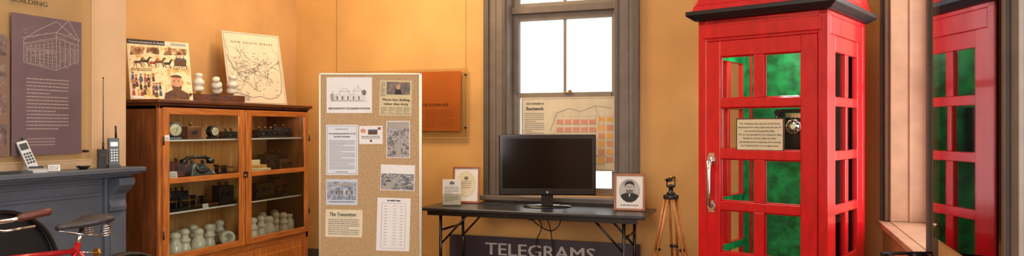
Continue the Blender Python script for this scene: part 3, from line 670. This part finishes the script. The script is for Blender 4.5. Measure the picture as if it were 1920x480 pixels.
LL([(.16,.66),(.16,.82),(.36,.90),(.62,.98),(.95,.86),(.95,.70),(.62,.62),(.16,.66)]); LL([(.62,.62),(.62,.86),(.95,.82)]); LL([(.16,.79),(.62,.86),(.62,.9),(.14,.83)]); LL([(.62,.9),(.8,1.0),(.97,.86),(.62,.9)])
for i in range(7):
    u=.2+i*.06; LL([(u,.665-i*.004),(u,.78+i*.008)]); LL([(u+.01,.74),(u+.03,.77),(u+.05,.74)],.002)
for i in range(4): LL([(.67+i*.075,.63+i*.018),(.67+i*.075,.85-i*.008)]); LL([(.685+i*.075,.67),(.685+i*.075,.79),(.72+i*.075,.79),(.72+i*.075,.68)],.002)
for i in range(9): LL([(.16,.66+i*.015),(.62,.64+i*.026)],.0012)
rr=random.Random(3)
for i in range(70):
    u,v=rr.uniform(.14,.9),rr.uniform(.64,.9); LL([(u,v),(u+rr.uniform(.02,.06),v+rr.uniform(-.01,.01))],.0016)
pr.body(Q(.2,0)[0],Q(.8,0)[0],Q(0,.55)[1],15,.021,.005,M_purpl,y=yy)
pr.body(Q(.2,0)[0],Q(.6,0)[0],Q(0,.12)[1],3,.018,.004,M_purpl,y=yy)
mk('purple_print',pr,e,label='muted purple printed sheet with white line drawing of a building')
zz=LZ(60,9)
mk('heading',MB().text('BUILDING',LY(87),zz,.040,M_ink,y=-.0375,align='r',width=.215,bold=.0012),e,label='dark heading lettering reading BUILDING')
sx1=LY(22)-.01
pr=MB().box(-.80,sx1,-.028,-.026,b0,LZ(10,70),mat('print_strip',(160,130,128),.5,var=.05))
for i in range(4): 
    zc=b0+.06+i*.17; pr.q(sx1-.13,sx1-.02,zc,zc+.12,photo('thumb',[(96,78,100),(140,120,132),(186,170,170)],16),y=-.0287)
mk('printed_strip',pr,e,label='pale mauve strip with thumbnail photographs')
standoffs(e,(x0+.03,x1-.03),(z0+.05,z1-.05),-.042,M_steel,.008)
e=empty_thing('information_panel','glossy acrylic information panel with orange print, reflecting the red box','information panel',(XR,3.55,0),-math.pi/2)
M_gl2=glass('acrylic_glossy',tint=(252,238,218),gl=0.42,rough=0.03)
ya,yb=3.02,4.10
mk('acrylic_sheet',MB().box(3.55-yb,3.55-ya,-.036,-.030,.86,2.35,M_gl2),e)
pr=MB().box(3.55-yb+.05,3.55-3.3,-.0285,-.026,.98,2.25,M_orange); pr.box(3.55-3.28,3.55-ya-.04,-.0285,-.026,.98,2.25,M_paleorange)
pr.body(3.55-3.95,3.55-3.5,1.75,20,.024,.008,M_oranged,y=-.029)
mk('orange_print',pr,e,label='orange printed sheet with dark text')
standoffs(e,(3.55-yb+.05,3.55-ya-.05),(.92,2.3),-.045,M_chrome,.01)
# ---------------------------------------------------------------- fireplace
fp=empty_thing('fireplace_mantel','slate-blue painted timber fireplace surround with bracketed shelf','fireplace',(XA,2.80,0),math.pi/2)
ZS=1.145
mk('shelf',MB().box(-.87,.87,-.215,-.001,ZS-.03,ZS,M_mantel).box(-.85,.85,-.185,-.001,ZS-.045,ZS-.03,M_mantel).box(-.84,.84,-.12,-.001,ZS-.065,ZS-.045,M_mantel),fp,.006,seg=3)
ar=[(-.68,0),(-.36,0),(-.36,.57)]+[(-.36*math.cos(math.pi*i/20),.57+.36*math.sin(math.pi*i/20)) for i in range(1,20)]+[(.36,.57),(.36,0),(.68,0),(.68,ZS-.066),(-.68,ZS-.066)]
mk('surround',MB().prism(ar,-.05,-.001,M_mantel),fp,.003)
for (z0_,z1_) in ((.965,.985),(1.04,1.055)): mk('frieze_moulding',MB().box(-.66,.66,-.065,-.051,z0_,z1_,M_mantel),fp,.004)
for sx in (-1,1):
    mk('pilaster',MB().box(sx*.68,sx*.84,-.07,-.001,.12,ZS-.066,M_mantel).box(sx*.665,sx*.855,-.09,-.001,0,.12,M_mantel).box(sx*.715,sx*.805,-.078,-.07,.2,.82,M_mantel),fp,.005)
    pf=[(-.071,.85),(-.095,.86),(-.10,.89),(-.085,.93),(-.10,.97),(-.14,1.0),(-.17,1.03),(-.175,1.06),(-.165,1.078),(-.071,1.078)]
    mk('corbel',MB().prism(pf,sx*.70,sx*.82,M_mantel,plane='yz'),fp,.006)
rim=[(-.36,0,0),(-.36,0,.3)]+[(-.36*math.cos(math.pi*i/24),0,.57+.36*math.sin(math.pi*i/24)) for i in range(0,25)]+[(.36,0,.3),(.36,0,0)]
fb=mk('firebox',MB().prism([(-.359,0)]+[(-.359*math.cos(math.pi*i/20),.57+.359*math.sin(math.pi*i/20)) for i in range(21)]+[(.359,0)],-.02,-.001,M_firebk),fp,label='black arched firebox')
mk('firebox_rim',MB().tube([(x,-.055,z) for x,_,z in rim],.012,M_blackm),fp,label='black iron arch rim')
def mant(px,dep=.1): 
    p=onX(px,0,XA+dep); return Vector((p.x,p.y,ZS))
e=empty_thing('cordless_phone','silver and black cordless phone standing tilted in its charging base','telephone',mant(66,.12),math.radians(70))
mk('charging_base',MB().prism([(-.06,0),(.06,0),(.06,.015),(.03,.035),(-.05,.02)],-.05,.05,M_silver,plane='yz').box(-.035,.035,-.03,.03,.015,.035,M_black),e,.005)
hb=MB(); Mh=Matrix.Translation((-.01,.0,.022))@Matrix.Rotation(-.28,4,'Y')@Matrix.Rotation(-.35,4,'X')
hb.box(-.026,.026,-.012,.014,0,.17,M_silver,Mh).box(-.020,.020,-.0135,-.012,.115,.155,M_black,Mh).cyl((.015,0,.17),(.015,0,.19),.006,M_black,M=Mh)
for i in range(4):
    for j in range(3): hb.box(-.018+j*.014,-.008+j*.014,-.0145,-.012,.03+i*.018,.042+i*.018,M_black,Mh)
mk('handset',hb,e,.003)
for i,(px,lab) in enumerate(((8,'small flat black mobile phone lying on the mantel'),(38,'slim black flip phone lying on the mantel'))):
    k=MB().box(-.075+i*.02,.075-i*.02,-.028,.028,0,.014,M_black).box(-.05,.03,-.02,.02,.014,.016,M_grey)
    mk('mobile_phone',k,bevel=.004,loc=mant(px,.15),rot=(0,0,math.radians(80-15*i)),label=lab,cat='telephone')
k=MB().box(-.03,.03,-.001,.001,0,.036,M_white).body(-.024,.024,.03,3,.009,.004,M_inkg,y=-.0022).box(-.02,.02,0,.03,0,.003,M_white)
mk('label_card',k,loc=mant(102,.1),rot=(-.25,0,math.radians(65)),label='small white folded card on the mantel',cat='card')
mk('small_dish',MB().lathe([(.02,0),(.024,.004),(.040,.018),(.042,.022),(.037,.020),(.018,.008),(0,.007)],M_blackm,seg=24),loc=mant(156,.12),label='small shallow black dish on the mantel',cat='dish')
e=empty_thing('walkie_talkie','black hand-held radio with long thin antenna','radio',mant(191,.08),math.radians(70))
mk('body',MB().box(-.024,.024,-.018,.018,0,.12,M_black).box(-.018,.018,-.02,-.018,.07,.1,M_steel),e,.004)
mk('antenna',MB().cyl((.008,0,.12),(.008,0,.16),.006,M_black).cyl((.008,0,.16),(.008,0,.575),.0034,M_black,r1=.0022,seg=8).lathe([(.005,0),(.005,.008)],M_black,Matrix.Translation((.008,0,.572)),8),e)
e=empty_thing('brick_mobile_phone','grey early mobile phone with keypad and stub antenna','telephone',mant(213,.12),math.radians(62))
hb=MB(); Mh=Matrix.Rotation(-.06,4,'X')
hb.box(-.03,.03,-.022,.022,.01,.19,M_grey,Mh).box(-.022,.022,-.024,-.022,.135,.165,M_silver,Mh).box(-.034,.034,-.03,.03,0,.02,M_black)
for i in range(5):
    for j in range(3): hb.box(-.02+j*.015,-.01+j*.015,-.0245,-.022,.04+i*.017,.05+i*.017,M_silver,Mh)
mk('body',hb,e,.004)
mk('antenna',MB().cyl((.018,.008,.19),(.018,.008,.27),.007,M_black,M=Mh,r1=.006),e)
# ---------------------------------------------------------------- bicycle
bk=empty_thing('bicycle','vintage red bicycle with brown grips and dark sprung saddle','bicycle',(-3.35,2.55,0),-math.pi/2)
fr=MB(); hd0,hd1=(.43,0,.64),(.38,0,.86); bb=(0,0,.28); stt=(-.175,0,.81); ra=(-.45,0,.345); fa=(.57,0,.345)
fr.tube([hd0,hd1],.019,M_bikered).tube([(.39,0,.80),(-.165,0,.77)],.0145,M_bikered).tube([hd0,bb],.016,M_bikered).tube([bb,stt],.016,M_bikered)
for s_ in (-.05,.05):
    fr.tube([(0,s_*.6,.28),(-.2,s_,.3),(ra[0],s_,ra[2])],.010,M_bikered).tube([(-.165,s_*.4,.77),(-.30,s_,.58),(ra[0],s_,ra[2])],.009,M_bikered).tube([(.43,s_*.8,.64),(.48,s_,.48),(fa[0],s_,fa[2])],[.012,.011,.007],M_bikered)
fr.cyl((0,-.04,.28),(0,.04,.28),.024,M_bikered)
mk('frame',fr,bk)
mk('seat_post',MB().tube([(-.17,0,.78),(-.195,0,.885)],.011,M_chrome),bk)
def wheel(x):
    e=MB(); n=40
    e.tube([(x+.335*math.cos(2*math.pi*i/n),0,.351+.335*math.sin(2*math.pi*i/n)) for i in range(n)],.016,M_rubber,closed=True)
    w_=mk('wheel',e,bk)
    e=MB().tube([(x+.315*math.cos(2*math.pi*i/n),0,.351+.315*math.sin(2*math.pi*i/n)) for i in range(n)],.008,M_chrome,closed=True)
    e.cyl((x,-.05,.351),(x,.05,.351),.018,M_chrome)
    for i in range(24):
        a_=2*math.pi*i/24; b_=a_+(.25 if i%2 else -.25); s_=.025 if i%4<2 else -.025
        e.cyl((x+.017*math.cos(b_),s_,.351+.017*math.sin(b_)),(x+.315*math.cos(a_),0,.351+.315*math.sin(a_)),.0012,M_chrome,seg=4)
    mk('rim',e,w_,label='chrome rim, hub and spokes')
    pts=[]; 
    for i in range(15):
        a_=math.radians(20+150*i/14) if x<0 else math.radians(10+120*i/14)
        pts.append((x+.366*math.cos(a_),.351+.366*math.sin(a_)))
    vs=[];fs=[]
    for (a_,c_) in pts: vs+=[(a_,-.028,c_-.012),(a_,-.016,c_),(a_,.016,c_),(a_,.028,c_-.012)]
    for i in range(14):
        for j in range(3): fs.append((i*4+j,i*4+j+1,i*4+j+5,i*4+j+4))
    mk('mudguard',MB().add(vs,fs,M_rubber,True),bk,label='curved black mudguard')
wheel(-.45); wheel(.57)
e=MB().tube([(.385,0,.84),(.37,0,.96),(.40,0,.985)],.011,M_chrome)
e.tube([(.26,-.27,1.015),(.36,-.255,1.0),(.44,-.15,.985),(.41,0,.985),(.44,.15,.985),(.36,.255,1.0),(.26,.27,1.015)],.010,M_chrome)
mk('handlebar',e,bk)
for s_ in (-1,1):
    mk('brake_lever',MB().tube([(.41,s_*.2,.965),(.37,s_*.24,.955),(.25,s_*.262,.962)],.0055,M_chrome),bk)
    mk('grip',MB().tube([(.325,s_*.262,1.006),(.31,s_*.264,1.008),(.24,s_*.272,1.017),(.20,s_*.277,1.022),(.19,s_*.278,1.023)],[.015,.018,.016,.019,.013],M_leather,12),bk,label='brown leather-look grip')
mk('brake_cable',MB().tube([(.41,.16,.97),(.45,.10,.90),(.42,.05,.78),(.34,.03,.68),(.0,.02,.34)],.0035,M_black,seg=6),bk)
sd=MB(); n=14; secs=[(-.335,.060,.918),(-.32,.09,.925),(-.27,.098,.926),(-.21,.070,.912),(-.15,.038,.904),(-.09,.026,.902),(-.06,.018,.898)]
vs=[];fs=[]
for (x,hw,z) in secs:
    for i in range(n):
        a_=2*math.pi*i/n; zz_=math.sin(a_); vs.append((x,hw*math.cos(a_),z+ (.018*zz_ if zz_>0 else .030*zz_*(hw/.1+.2))))
for j in range(len(secs)-1):
    for i in range(n): k=(i+1)%n; fs.append((j*n+i,j*n+k,(j+1)*n+k,(j+1)*n+i))
fs.append(tuple(range(n))[::-1]); fs.append(tuple((len(secs)-1)*n+i for i in range(n)))
sd.add(vs,fs,M_saddle,True)
so=mk('saddle',sd,bk)
for s_ in (-.06,.06):
    e=MB().tube([(-.285+.022*math.cos(t_*1.2),s_+.022*math.sin(t_*1.2),.835+t_*.0024) for t_ in range(0,26)],.004,M_chrome,seg=6)
    e.tube([(-.285,s_,.835),(-.2,s_*.4,.85),(-.07,0,.885)],.004,M_chrome,seg=6)
    mk('spring',e,so,label='chrome coil spring')
mk('reflector',MB().cyl((-.262,.02,.745),(-.275,.02,.745),.024,M_brass,seg=20).tube([(-.17,0,.765),(-.262,.02,.745)],.004,M_chrome),bk,label='round amber reflector')
mk('number_plate',MB().box(.06,.24,.020,.024,.645,.745,M_white).box(.07,.23,.024,.0255,.655,.68,M_bl),bk,.003,label='white and blue plate on the frame')
mk('crankset',MB().cyl((0,.05,.28),(0,.06,.28),.09,M_chrome,seg=28).tube([(0,.06,.28),(.12,.08,.16)],.008,M_chrome).tube([(0,-.06,.28),(-.12,-.08,.40)],.008,M_chrome),bk)
mk('pedal',MB().box(.09,.15,.08,.16,.15,.17,M_black),bk,.003); mk('pedal',MB().box(-.15,-.09,-.16,-.08,.39,.41,M_black),bk,.003)
mk('kickstand',MB().tube([(-.05,.03,.28),(-.12,.16,.001)],.008,M_steel),bk)
# ---------------------------------------------------------------- table
TX0,TX1,TY0,TY1,TZ=-2.76,-.885,5.38,5.96,.74
tb=empty_thing('folding_table','long black folding trestle table with steel legs','table',((TX0+TX1)/2,(TY0+TY1)/2,0))
hx_,hy_=(TX1-TX0)/2,(TY1-TY0)/2
mk('table_top',MB().box(-hx_,hx_,-hy_,hy_,TZ-.028,TZ,M_tabtop),tb,.008,seg=3)
for sy in (-1,1): mk('apron',MB().box(-hx_+.06,hx_-.06,sy*(hy_-.03),sy*(hy_-.045),TZ-.065,TZ-.028,M_blackm),tb,.002)
for sx in (-1,1):
    x=sx*(hx_-.17)
    for sy in (-1,1):
        mk('leg',MB().tube([(x,sy*(hy_-.06),TZ-.03),(x,sy*(hy_-.06),.0)],.0135,M_blackm,10),tb)
        mk('brace',MB().tube([(x,sy*(hy_-.08),.44),(x-sx*.26,sy*(hy_-.08),TZ-.03)],.009,M_blackm).tube([(x-sx*.26,sy*(hy_-.08),TZ-.04),(x-sx*.29,sy*(hy_-.08),TZ-.04)],.012,M_blackm),tb)
    for z in (.12,.55): mk('stretcher',MB().tube([(x,-hy_+.06,z),(x,hy_-.06,z)],.010,M_blackm),tb)
tp=onD(1026,380,6.02)
tv=empty_thing('television','black flat-screen television on an oval stand','television',(tp.x,tp.y,TZ),YAW-.03)
k6=6.02/F
def tz(py): return 1.4+(240-py)*k6-TZ
x0_,x1_=-.405,.405; zb,zt_=tz(366),tz(252)
mk('bezel',MB().box(x0_,x1_,-.03,.03,zb,zt_,M_blackm).box(x0_+.06,x1_-.06,.03,.06,zb+.06,zt_-.06,M_black),tv,.012,seg=3)
mk('screen',MB().box(x0_+.032,x1_-.032,-.0325,-.029,zb+.06,zt_-.035,M_screen),tv)
mk('logo_badge',MB().lathe([(.009,0),(.009,.002)],M_silver,Matrix.Translation((0,-.030,zb+.028))@Matrix.Rotation(math.pi/2,4,'X'),16),tv,label='small round silver badge')
Ms=Matrix.Diagonal((1,.55,1,1))
mk('stand',MB().lathe([(.20,0),(.205,.006),(.19,.014),(.08,.022),(0,.023)],M_blackm,Ms,36).box(-.05,.05,-.01,.02,.015,zb+.05,M_blackm),tv,.003)
def pic(px0,px1,py0,py1,Y,yaw,label,fn,tilt=.12):
    p0=onY(px0,py1,Y); d_=(Vector((p0.x,p0.y,0))).dot(Vector((-sn,cs,0)))
    w_=(px1-px0)*d_/F/math.cos(YAW-yaw); h_=(py1-py0)*d_/F; pc=onY((px0+px1)/2,0,Y)
    e=empty_thing('picture_frame',label,'picture frame',(pc.x,pc.y,TZ+.002),yaw)
    e.rotation_euler=(-tilt,0,yaw); t_=.018
    f_=MB().box(-w_/2,-w_/2+t_,-.008,.008,0,h_,M_frame).box(w_/2-t_,w_/2,-.008,.008,0,h_,M_frame).box(-w_/2+t_,w_/2-t_,-.008,.008,0,t_,M_frame).box(-w_/2+t_,w_/2-t_,-.008,.008,h_-t_,h_,M_frame)
    mk('frame',f_,e,.003)
    pm=MB().box(-w_/2+t_,w_/2-t_,-.002,.003,t_,h_-t_,M_white); fn(pm,w_,h_); mk('print',pm,e)
    mk('easel_back',MB().add([(-.03,.008,h_*.6),(.03,.008,h_*.6),(.03,.012,h_*.6),(-.03,.012,h_*.6),(-.03,h_*.30,.035*h_),(.03,h_*.30,.035*h_),(.03,h_*.30+.004,.035*h_),(-.03,h_*.30+.004,.035*h_)],[(0,1,5,4),(1,2,6,5),(2,3,7,6),(3,0,4,7),(0,3,2,1),(4,5,6,7)],M_black),e)
def portrait(m,w,h):
    m.poly(circ(0,h*.54,w*.34,h*.32,28),photo('portrait_ground',[(140,138,136),(184,182,180)],6),y=-.0026)
    m.poly([(-w*.30,h*.40),(-w*.2,h*.29),(-w*.08,h*.23),(w*.08,h*.23),(w*.2,h*.29),(w*.30,h*.40),(w*.22,h*.45),(w*.06,h*.49),(-w*.06,h*.49),(-w*.22,h*.45)],M_ink,y=-.0030)
    m.poly([(-w*.05,h*.49),(w*.05,h*.49),(0,h*.37)],M_white,y=-.0034)
    m.poly(circ(0,h*.62,w*.14,h*.15,20),mat('face_grey',(186,176,168),.6),y=-.0038)
    m.poly([(-w*.145,h*.62),(-w*.15,h*.73),(-w*.07,h*.80),(w*.08,h*.80),(w*.15,h*.72),(w*.14,h*.62),(w*.12,h*.70),(-w*.02,h*.73),(-w*.12,h*.69)],M_ink,y=-.0042)
    m.poly([(-w*.11,h*.565),(w*.11,h*.565),(w*.10,h*.49),(0,h*.43),(-w*.10,h*.49)],M_inkg,y=-.0042)
    m.line([(-w*.08,h*.65),(-w*.02,h*.65)],.004,M_ink,y=-.0046).line([(w*.02,h*.65),(w*.08,h*.65)],.004,M_ink,y=-.0046).line([(0,h*.635),(w*.015,h*.59)],.003,M_inkg,y=-.0046)
    m.body(-w*.28,w*.28,h*.16,1,.01,.006,M_ink,y=-.0026)
pic(1152,1208,317,386,5.70,YAW-.25,'wooden picture frame with oval black-and-white portrait of a bearded man',portrait)
def oval(m,w,h):
    m.poly(circ(0,h*.52,w*.33,h*.34,28),M_cream,y=-.0026); m.line(circ(0,h*.52,w*.33,h*.34,28)+[(w*.33,h*.52)],.002,M_inkf,y=-.003)
    m.body(-w*.18,w*.18,h*.6,4,.018,.005,M_inkg,y=-.0032).poly(circ(0,h*.68,w*.08,h*.05,10),M_inkg,y=-.0032)
pic(848,899,308,376,5.80,YAW-.1,'wooden picture frame with oval vignette print',oval)
fp_=onY(847,382,5.60)
e=empty_thing('flyer_holder','clear acrylic stand holding white flyers','leaflet holder',(fp_.x,fp_.y,TZ),YAW+.05)
mk('holder',MB().box(-.082,.082,-.012,-.008,.0,.10,M_acry).box(-.082,.082,.012,.016,.0,.2,M_acry).box(-.082,.082,-.05,.05,0,.004,M_acry),e)
k=MB().box(-.078,.078,-.006,.010,.006,.222,M_white); k.poly([(-.02,.18),(.025,.18),(.02,.2),(-.01,.21)],M_inkg,y=-.0078)
k.body(-.06,.06,.16,10,.013,.004,M_inkg,y=-.0076)
mk('flyer',k,e,label='white printed flyers')
k=MB().box(-.085,.085,-.02,.02,0,.016,M_black)
for i in range(8): k.box(-.07+i*.018,-.06+i*.018,-.012,.012,.016,.018,M_grey)
rp=onY(925,0,5.72); mk('remote_control',k,bevel=.004,loc=(rp.x,rp.y,TZ),rot=(0,0,.1),label='slim black remote control lying on the table',cat='remote control')
def cub(pts,n=14):
    out=[];P_=[Vector(p) for p in pts]
    for i in range(len(P_)-1):
        a_=P_[max(i-1,0)];b_=P_[i];c_=P_[i+1];d_=P_[min(i+2,len(P_)-1)]
        for j in range(n):
            t=j/n; out.append(.5*((2*b_)+(c_-a_)*t+(2*a_-5*b_+4*c_-d_)*t*t+(3*b_-a_-3*c_+d_)*t**3))
    out.append(P_[-1]); return out
for pts in [[(-2.05,5.972,.76),(-2.03,5.975,.68),(-1.92,5.93,.58),(-1.78,5.91,.52),(-1.70,5.92,.58),(-1.68,5.975,.72)],[(-1.95,5.972,.76),(-1.95,5.975,.66),(-1.87,5.955,.55),(-1.92,5.95,.40),(-1.90,5.95,.2),(-1.95,5.95,.01)],[(-2.12,5.972,.76),(-2.10,5.975,.66),(-1.97,5.95,.60),(-1.84,5.955,.63),(-1.78,5.955,.45),(-1.76,5.955,.01)]]:
    mk('cable',MB().tube(cub(pts),.005,M_black,seg=6),label='thin black power cable hanging behind the table',cat='cable',group='cables under the table')
sy=5.995; a_=onY(843,442,sy); b_=onY(1200,456,sy)
zt_=(a_.z+b_.z)/2; w_=b_.x-a_.x; h_=zt_
p=MB().box(-w_/2,w_/2,0,.025,0,h_,M_sign); xl,xr=onY(910,0,sy).x,onY(1115,0,sy).x; cen=(xl+xr)/2-(a_.x+b_.x)/2
ztop=onY(910,453,sy).z
p.text('TELEGRAMS',cen,ztop-.112,.154,M_signl,y=-.002,width=xr-xl,bold=.006)
mk('shop_sign',p,bevel=.003,loc=((a_.x+b_.x)/2,sy,0),label='long dark board sign with pale TELEGRAMS lettering under the table',cat='sign')
p0=onY(976,182,YB+.11); p1=onY(1154,320,YB+.11); w_=p1.x-p0.x; zt_=onY(1065,182,YB+.11).z; h_=zt_-1.02
p=MB().box(-w_/2,w_/2,0,.006,0,h_,mat('map_paper2',(216,206,182),.6,var=.03))
p.line([(-w_/2+.012,.012),(w_/2-.012,.012),(w_/2-.012,h_-.012),(-w_/2+.012,h_-.012),(-w_/2+.012,.012)],.0025,M_inkg)
p.text('THE TOWNSHIP OF',-w_*.35,h_-.065,.026,M_ink,width=.17,bold=.001).text('Beechworth',-w_*.35,h_-.115,.046,M_ink,width=.16,bold=.002)
p.body(-w_*.46,-w_*.25,h_-.14,16,.018,.005,M_inkg)
M_pk=mat('map_pink',(214,148,128),.6,var=.05); M_or=mat('map_orange',(224,174,94),.6,var=.05)
for i in range(5):
    for j in range(3): p.q(-.10+i*.075,-.042+i*.075,h_-.245-j*.07,h_-.20-j*.07,M_pk)
for i in range(2):
    for j in range(5): p.q(.28+i*.075,.34+i*.075,h_-.30-j*.07,h_-.25-j*.07,[M_or,M_pk][(i+j)%2])
    p.q(.28+i*.075,.34+i*.075,h_-.22,h_-.18,M_or)
p.line([(-.16,h_-.3),(-.1,h_-.14),(.02,h_-.10),(.12,h_-.13),(.25,h_-.08),(.4,h_-.1)],.003,M_inkg).line([(-.14,h_-.5),(0,h_-.46),(.1,h_-.5),(.22,h_-.44),(.3,h_-.2),(.25,h_-.08)],.002,M_inkg)
for i in range(6): p.line([(-.12,h_-.17-i*.07),(.42,h_-.17-i*.07)],.0014,M_inkf)
for i in range(8): p.line([(-.115+i*.075,h_-.12),(-.115+i*.075,.04)],.0014,M_inkf)
p.line(circ(.30,.10,.06,.04,24)+[(.36,.10)],.003,M_inkg)
mk('township_map',p,loc=((p0.x+p1.x)/2,YB+.128,1.02),label='cream township map with pink and orange blocks against the window',cat='map')
# ---------------------------------------------------------------- tripod
tc_=onD(1258,360,5.42)
tr=empty_thing('surveying_tripod','varnished wooden surveying tripod with black instrument head','tripod',(tc_.x,tc_.y,0),0)
az=.90
for fx,fy in [(-.19,-.14),(.20,-.12),(.02,.24)]:
    d_=Vector((fx,fy,0)).normalized(); s_=Vector((-d_.y,d_.x,0))
    l=MB()
    for sg in (-1,1):
        l.tube([d_*.035+s_*sg*.024+Vector((0,0,az-.02)),Vector((fx,fy,0))*.62+s_*sg*.020+Vector((0,0,az*.42))],.010,M_woodleg,8)
    l.tube([Vector((fx,fy,0))*.52+Vector((0,0,az*.52)),Vector((fx,fy,0))+Vector((0,0,.03))],.013,M_woodleg,8)
    l.tube([Vector((fx,fy,0))*.97+Vector((0,0,.05)),Vector((fx,fy,0))*1.0+Vector((0,0,0))],[.014,.004],M_steel,8)
    for f_ in (.45,.62): 
        c0=Vector((fx,fy,0))*(.05+.95*f_)+Vector((0,0,az*(1-f_)))
        l.tube([c0-s_*.032,c0+s_*.032],.012,M_steel,8)
    mk('leg',l,tr)
mk('head_plate',MB().lathe([(.05,az-.035),(.058,az-.03),(.058,az-.005),(.045,az)],M_steel,seg=24),tr,.002)
l=MB().lathe([(.03,az),(.035,az+.01),(.02,az+.02),(.016,az+.05),(.032,az+.055),(.032,az+.07),(.012,az+.075)],M_blackm,seg=20)
l.box(-.035,-.025,-.012,.012,az+.06,az+.12,M_blackm).box(.025,.035,-.012,.012,az+.06,az+.12,M_blackm).cyl((-.02,-.05,az+.108),(.015,.05,az+.118),.014,M_blackm,r1=.018).cyl((-.045,0,az+.11),(.045,0,az+.11),.008,M_brass).lathe([(.012,0),(.012,.02),(0,.022)],M_brass,Matrix.Translation((0,0,az+.12)),12)
mk('instrument',l,tr,label='small black sighting instrument with brass knobs')
# ---------------------------------------------------------------- telegraph recorder on a small stand
ty=onD(1700,478,3.4); ZR=.66
st_=empty_thing('side_table','small dark wooden side table','table',(ty.x,ty.y,0),math.radians(-70))
mk('table_top',MB().box(-.16,.16,-.14,.14,ZR-.025,ZR,M_oakd),st_,.005)
for a_,b_ in ((-1,-1),(1,-1),(1,1),(-1,1)): mk('leg',MB().box(a_*.14-.013,a_*.14+.013,b_*.12-.013,b_*.12+.013,0,ZR-.025,M_oakd),st_,.003)
tw=empty_thing('telegraph_recorder','black iron telegraph recorder with brass wheels and chrome rods','telegraph recorder',(ty.x,ty.y,ZR),math.radians(20))
ht=onD(1700,470,3.4).z-ZR
mk('base',MB().box(-.11,.11,-.07,.07,0,.03,M_blackm).box(-.10,-.085,-.05,.05,.03,ht-.012,M_blackm).box(.085,.10,-.05,.05,.03,ht-.012,M_blackm),tw,.004)
mk('top_rod',MB().cyl((-.12,.0,ht-.012),(.12,.0,ht-.012),.008,M_black).cyl((-.12,-.04,ht-.03),(.12,-.04,ht-.03),.006,M_chrome),tw)
mk('gear_wheel',MB().cyl((-.02,0,.085),(.0,0,.085),.05,M_brass,seg=28).cyl((-.085,0,.085),(.085,0,.085),.008,M_steel),tw)
mk('roller',MB().cyl((.02,.0,ht-.035),(.07,.0,ht-.035),.026,M_black,seg=18),tw)
# ---------------------------------------------------------------- lights, world, camera
def area(name,loc,rot,sx,sy,pw,col):
    l=bpy.data.lights.new(name,'AREA'); l.shape='RECTANGLE'; l.size=sx; l.size_y=sy; l.energy=pw; l.color=col
    o=bpy.data.objects.new(name,l); scene.collection.objects.link(o); o.location=loc; o.rotation_euler=rot; return o
area('ceiling_lamp_warm',(-2.9,4.9,3.5),(math.radians(12),0,0),1.4,.8,68,(1,.72,.40))
area('ceiling_lamp',(-1.9,1.8,3.5),(0,0,0),2.0,1.6,50,(1,.92,.8))
area('window_daylight',(XR+1.0,5.02,2.0),(0,math.pi/2,0),2.4,2.0,70,(1,.97,.94))
area('window_daylight_near',(XR+.6,2.0,1.9),(0,math.pi/2,0),2.3,1.7,100,(1,.97,.94))
area('rear_fill_light',(-1.6,YF+.05,1.9),(math.pi/2,0,0),3.0,2.0,100,(1,.96,.92))  # added fill from behind the camera; the front wall has no window
for sx in (-.42,.42):
    o=area('cabinet_fill_light',(CX+.15,CY+sx,1.52),(0,math.radians(-14),0),.05,.7,2.2,(1,.93,.8))  # added fill to brighten the cabinet interior, no strip fitting modelled
l=bpy.data.lights.new('booth_fill_light','POINT'); l.energy=10; l.shadow_soft_size=.06; l.color=(1,.98,.9)  # added point light to brighten the booth's green inside; no fixture built
o=bpy.data.objects.new('booth_fill_light',l); scene.collection.objects.link(o); o.location=(.07,5.3,2.0)
wd=bpy.data.worlds.new('world'); scene.world=wd; wd.use_nodes=True
bg=wd.node_tree.nodes['Background']; bg.inputs[0].default_value=(1,.99,.98,1); bg.inputs[1].default_value=1.6
cam=bpy.data.cameras.new('camera'); cam.sensor_width=36; cam.lens=F/1920*36; cam.clip_start=.05
co=bpy.data.objects.new('camera',cam); scene.collection.objects.link(co); co.location=(0,0,CH); co.rotation_euler=(math.pi/2,0,YAW)
scene.camera=co
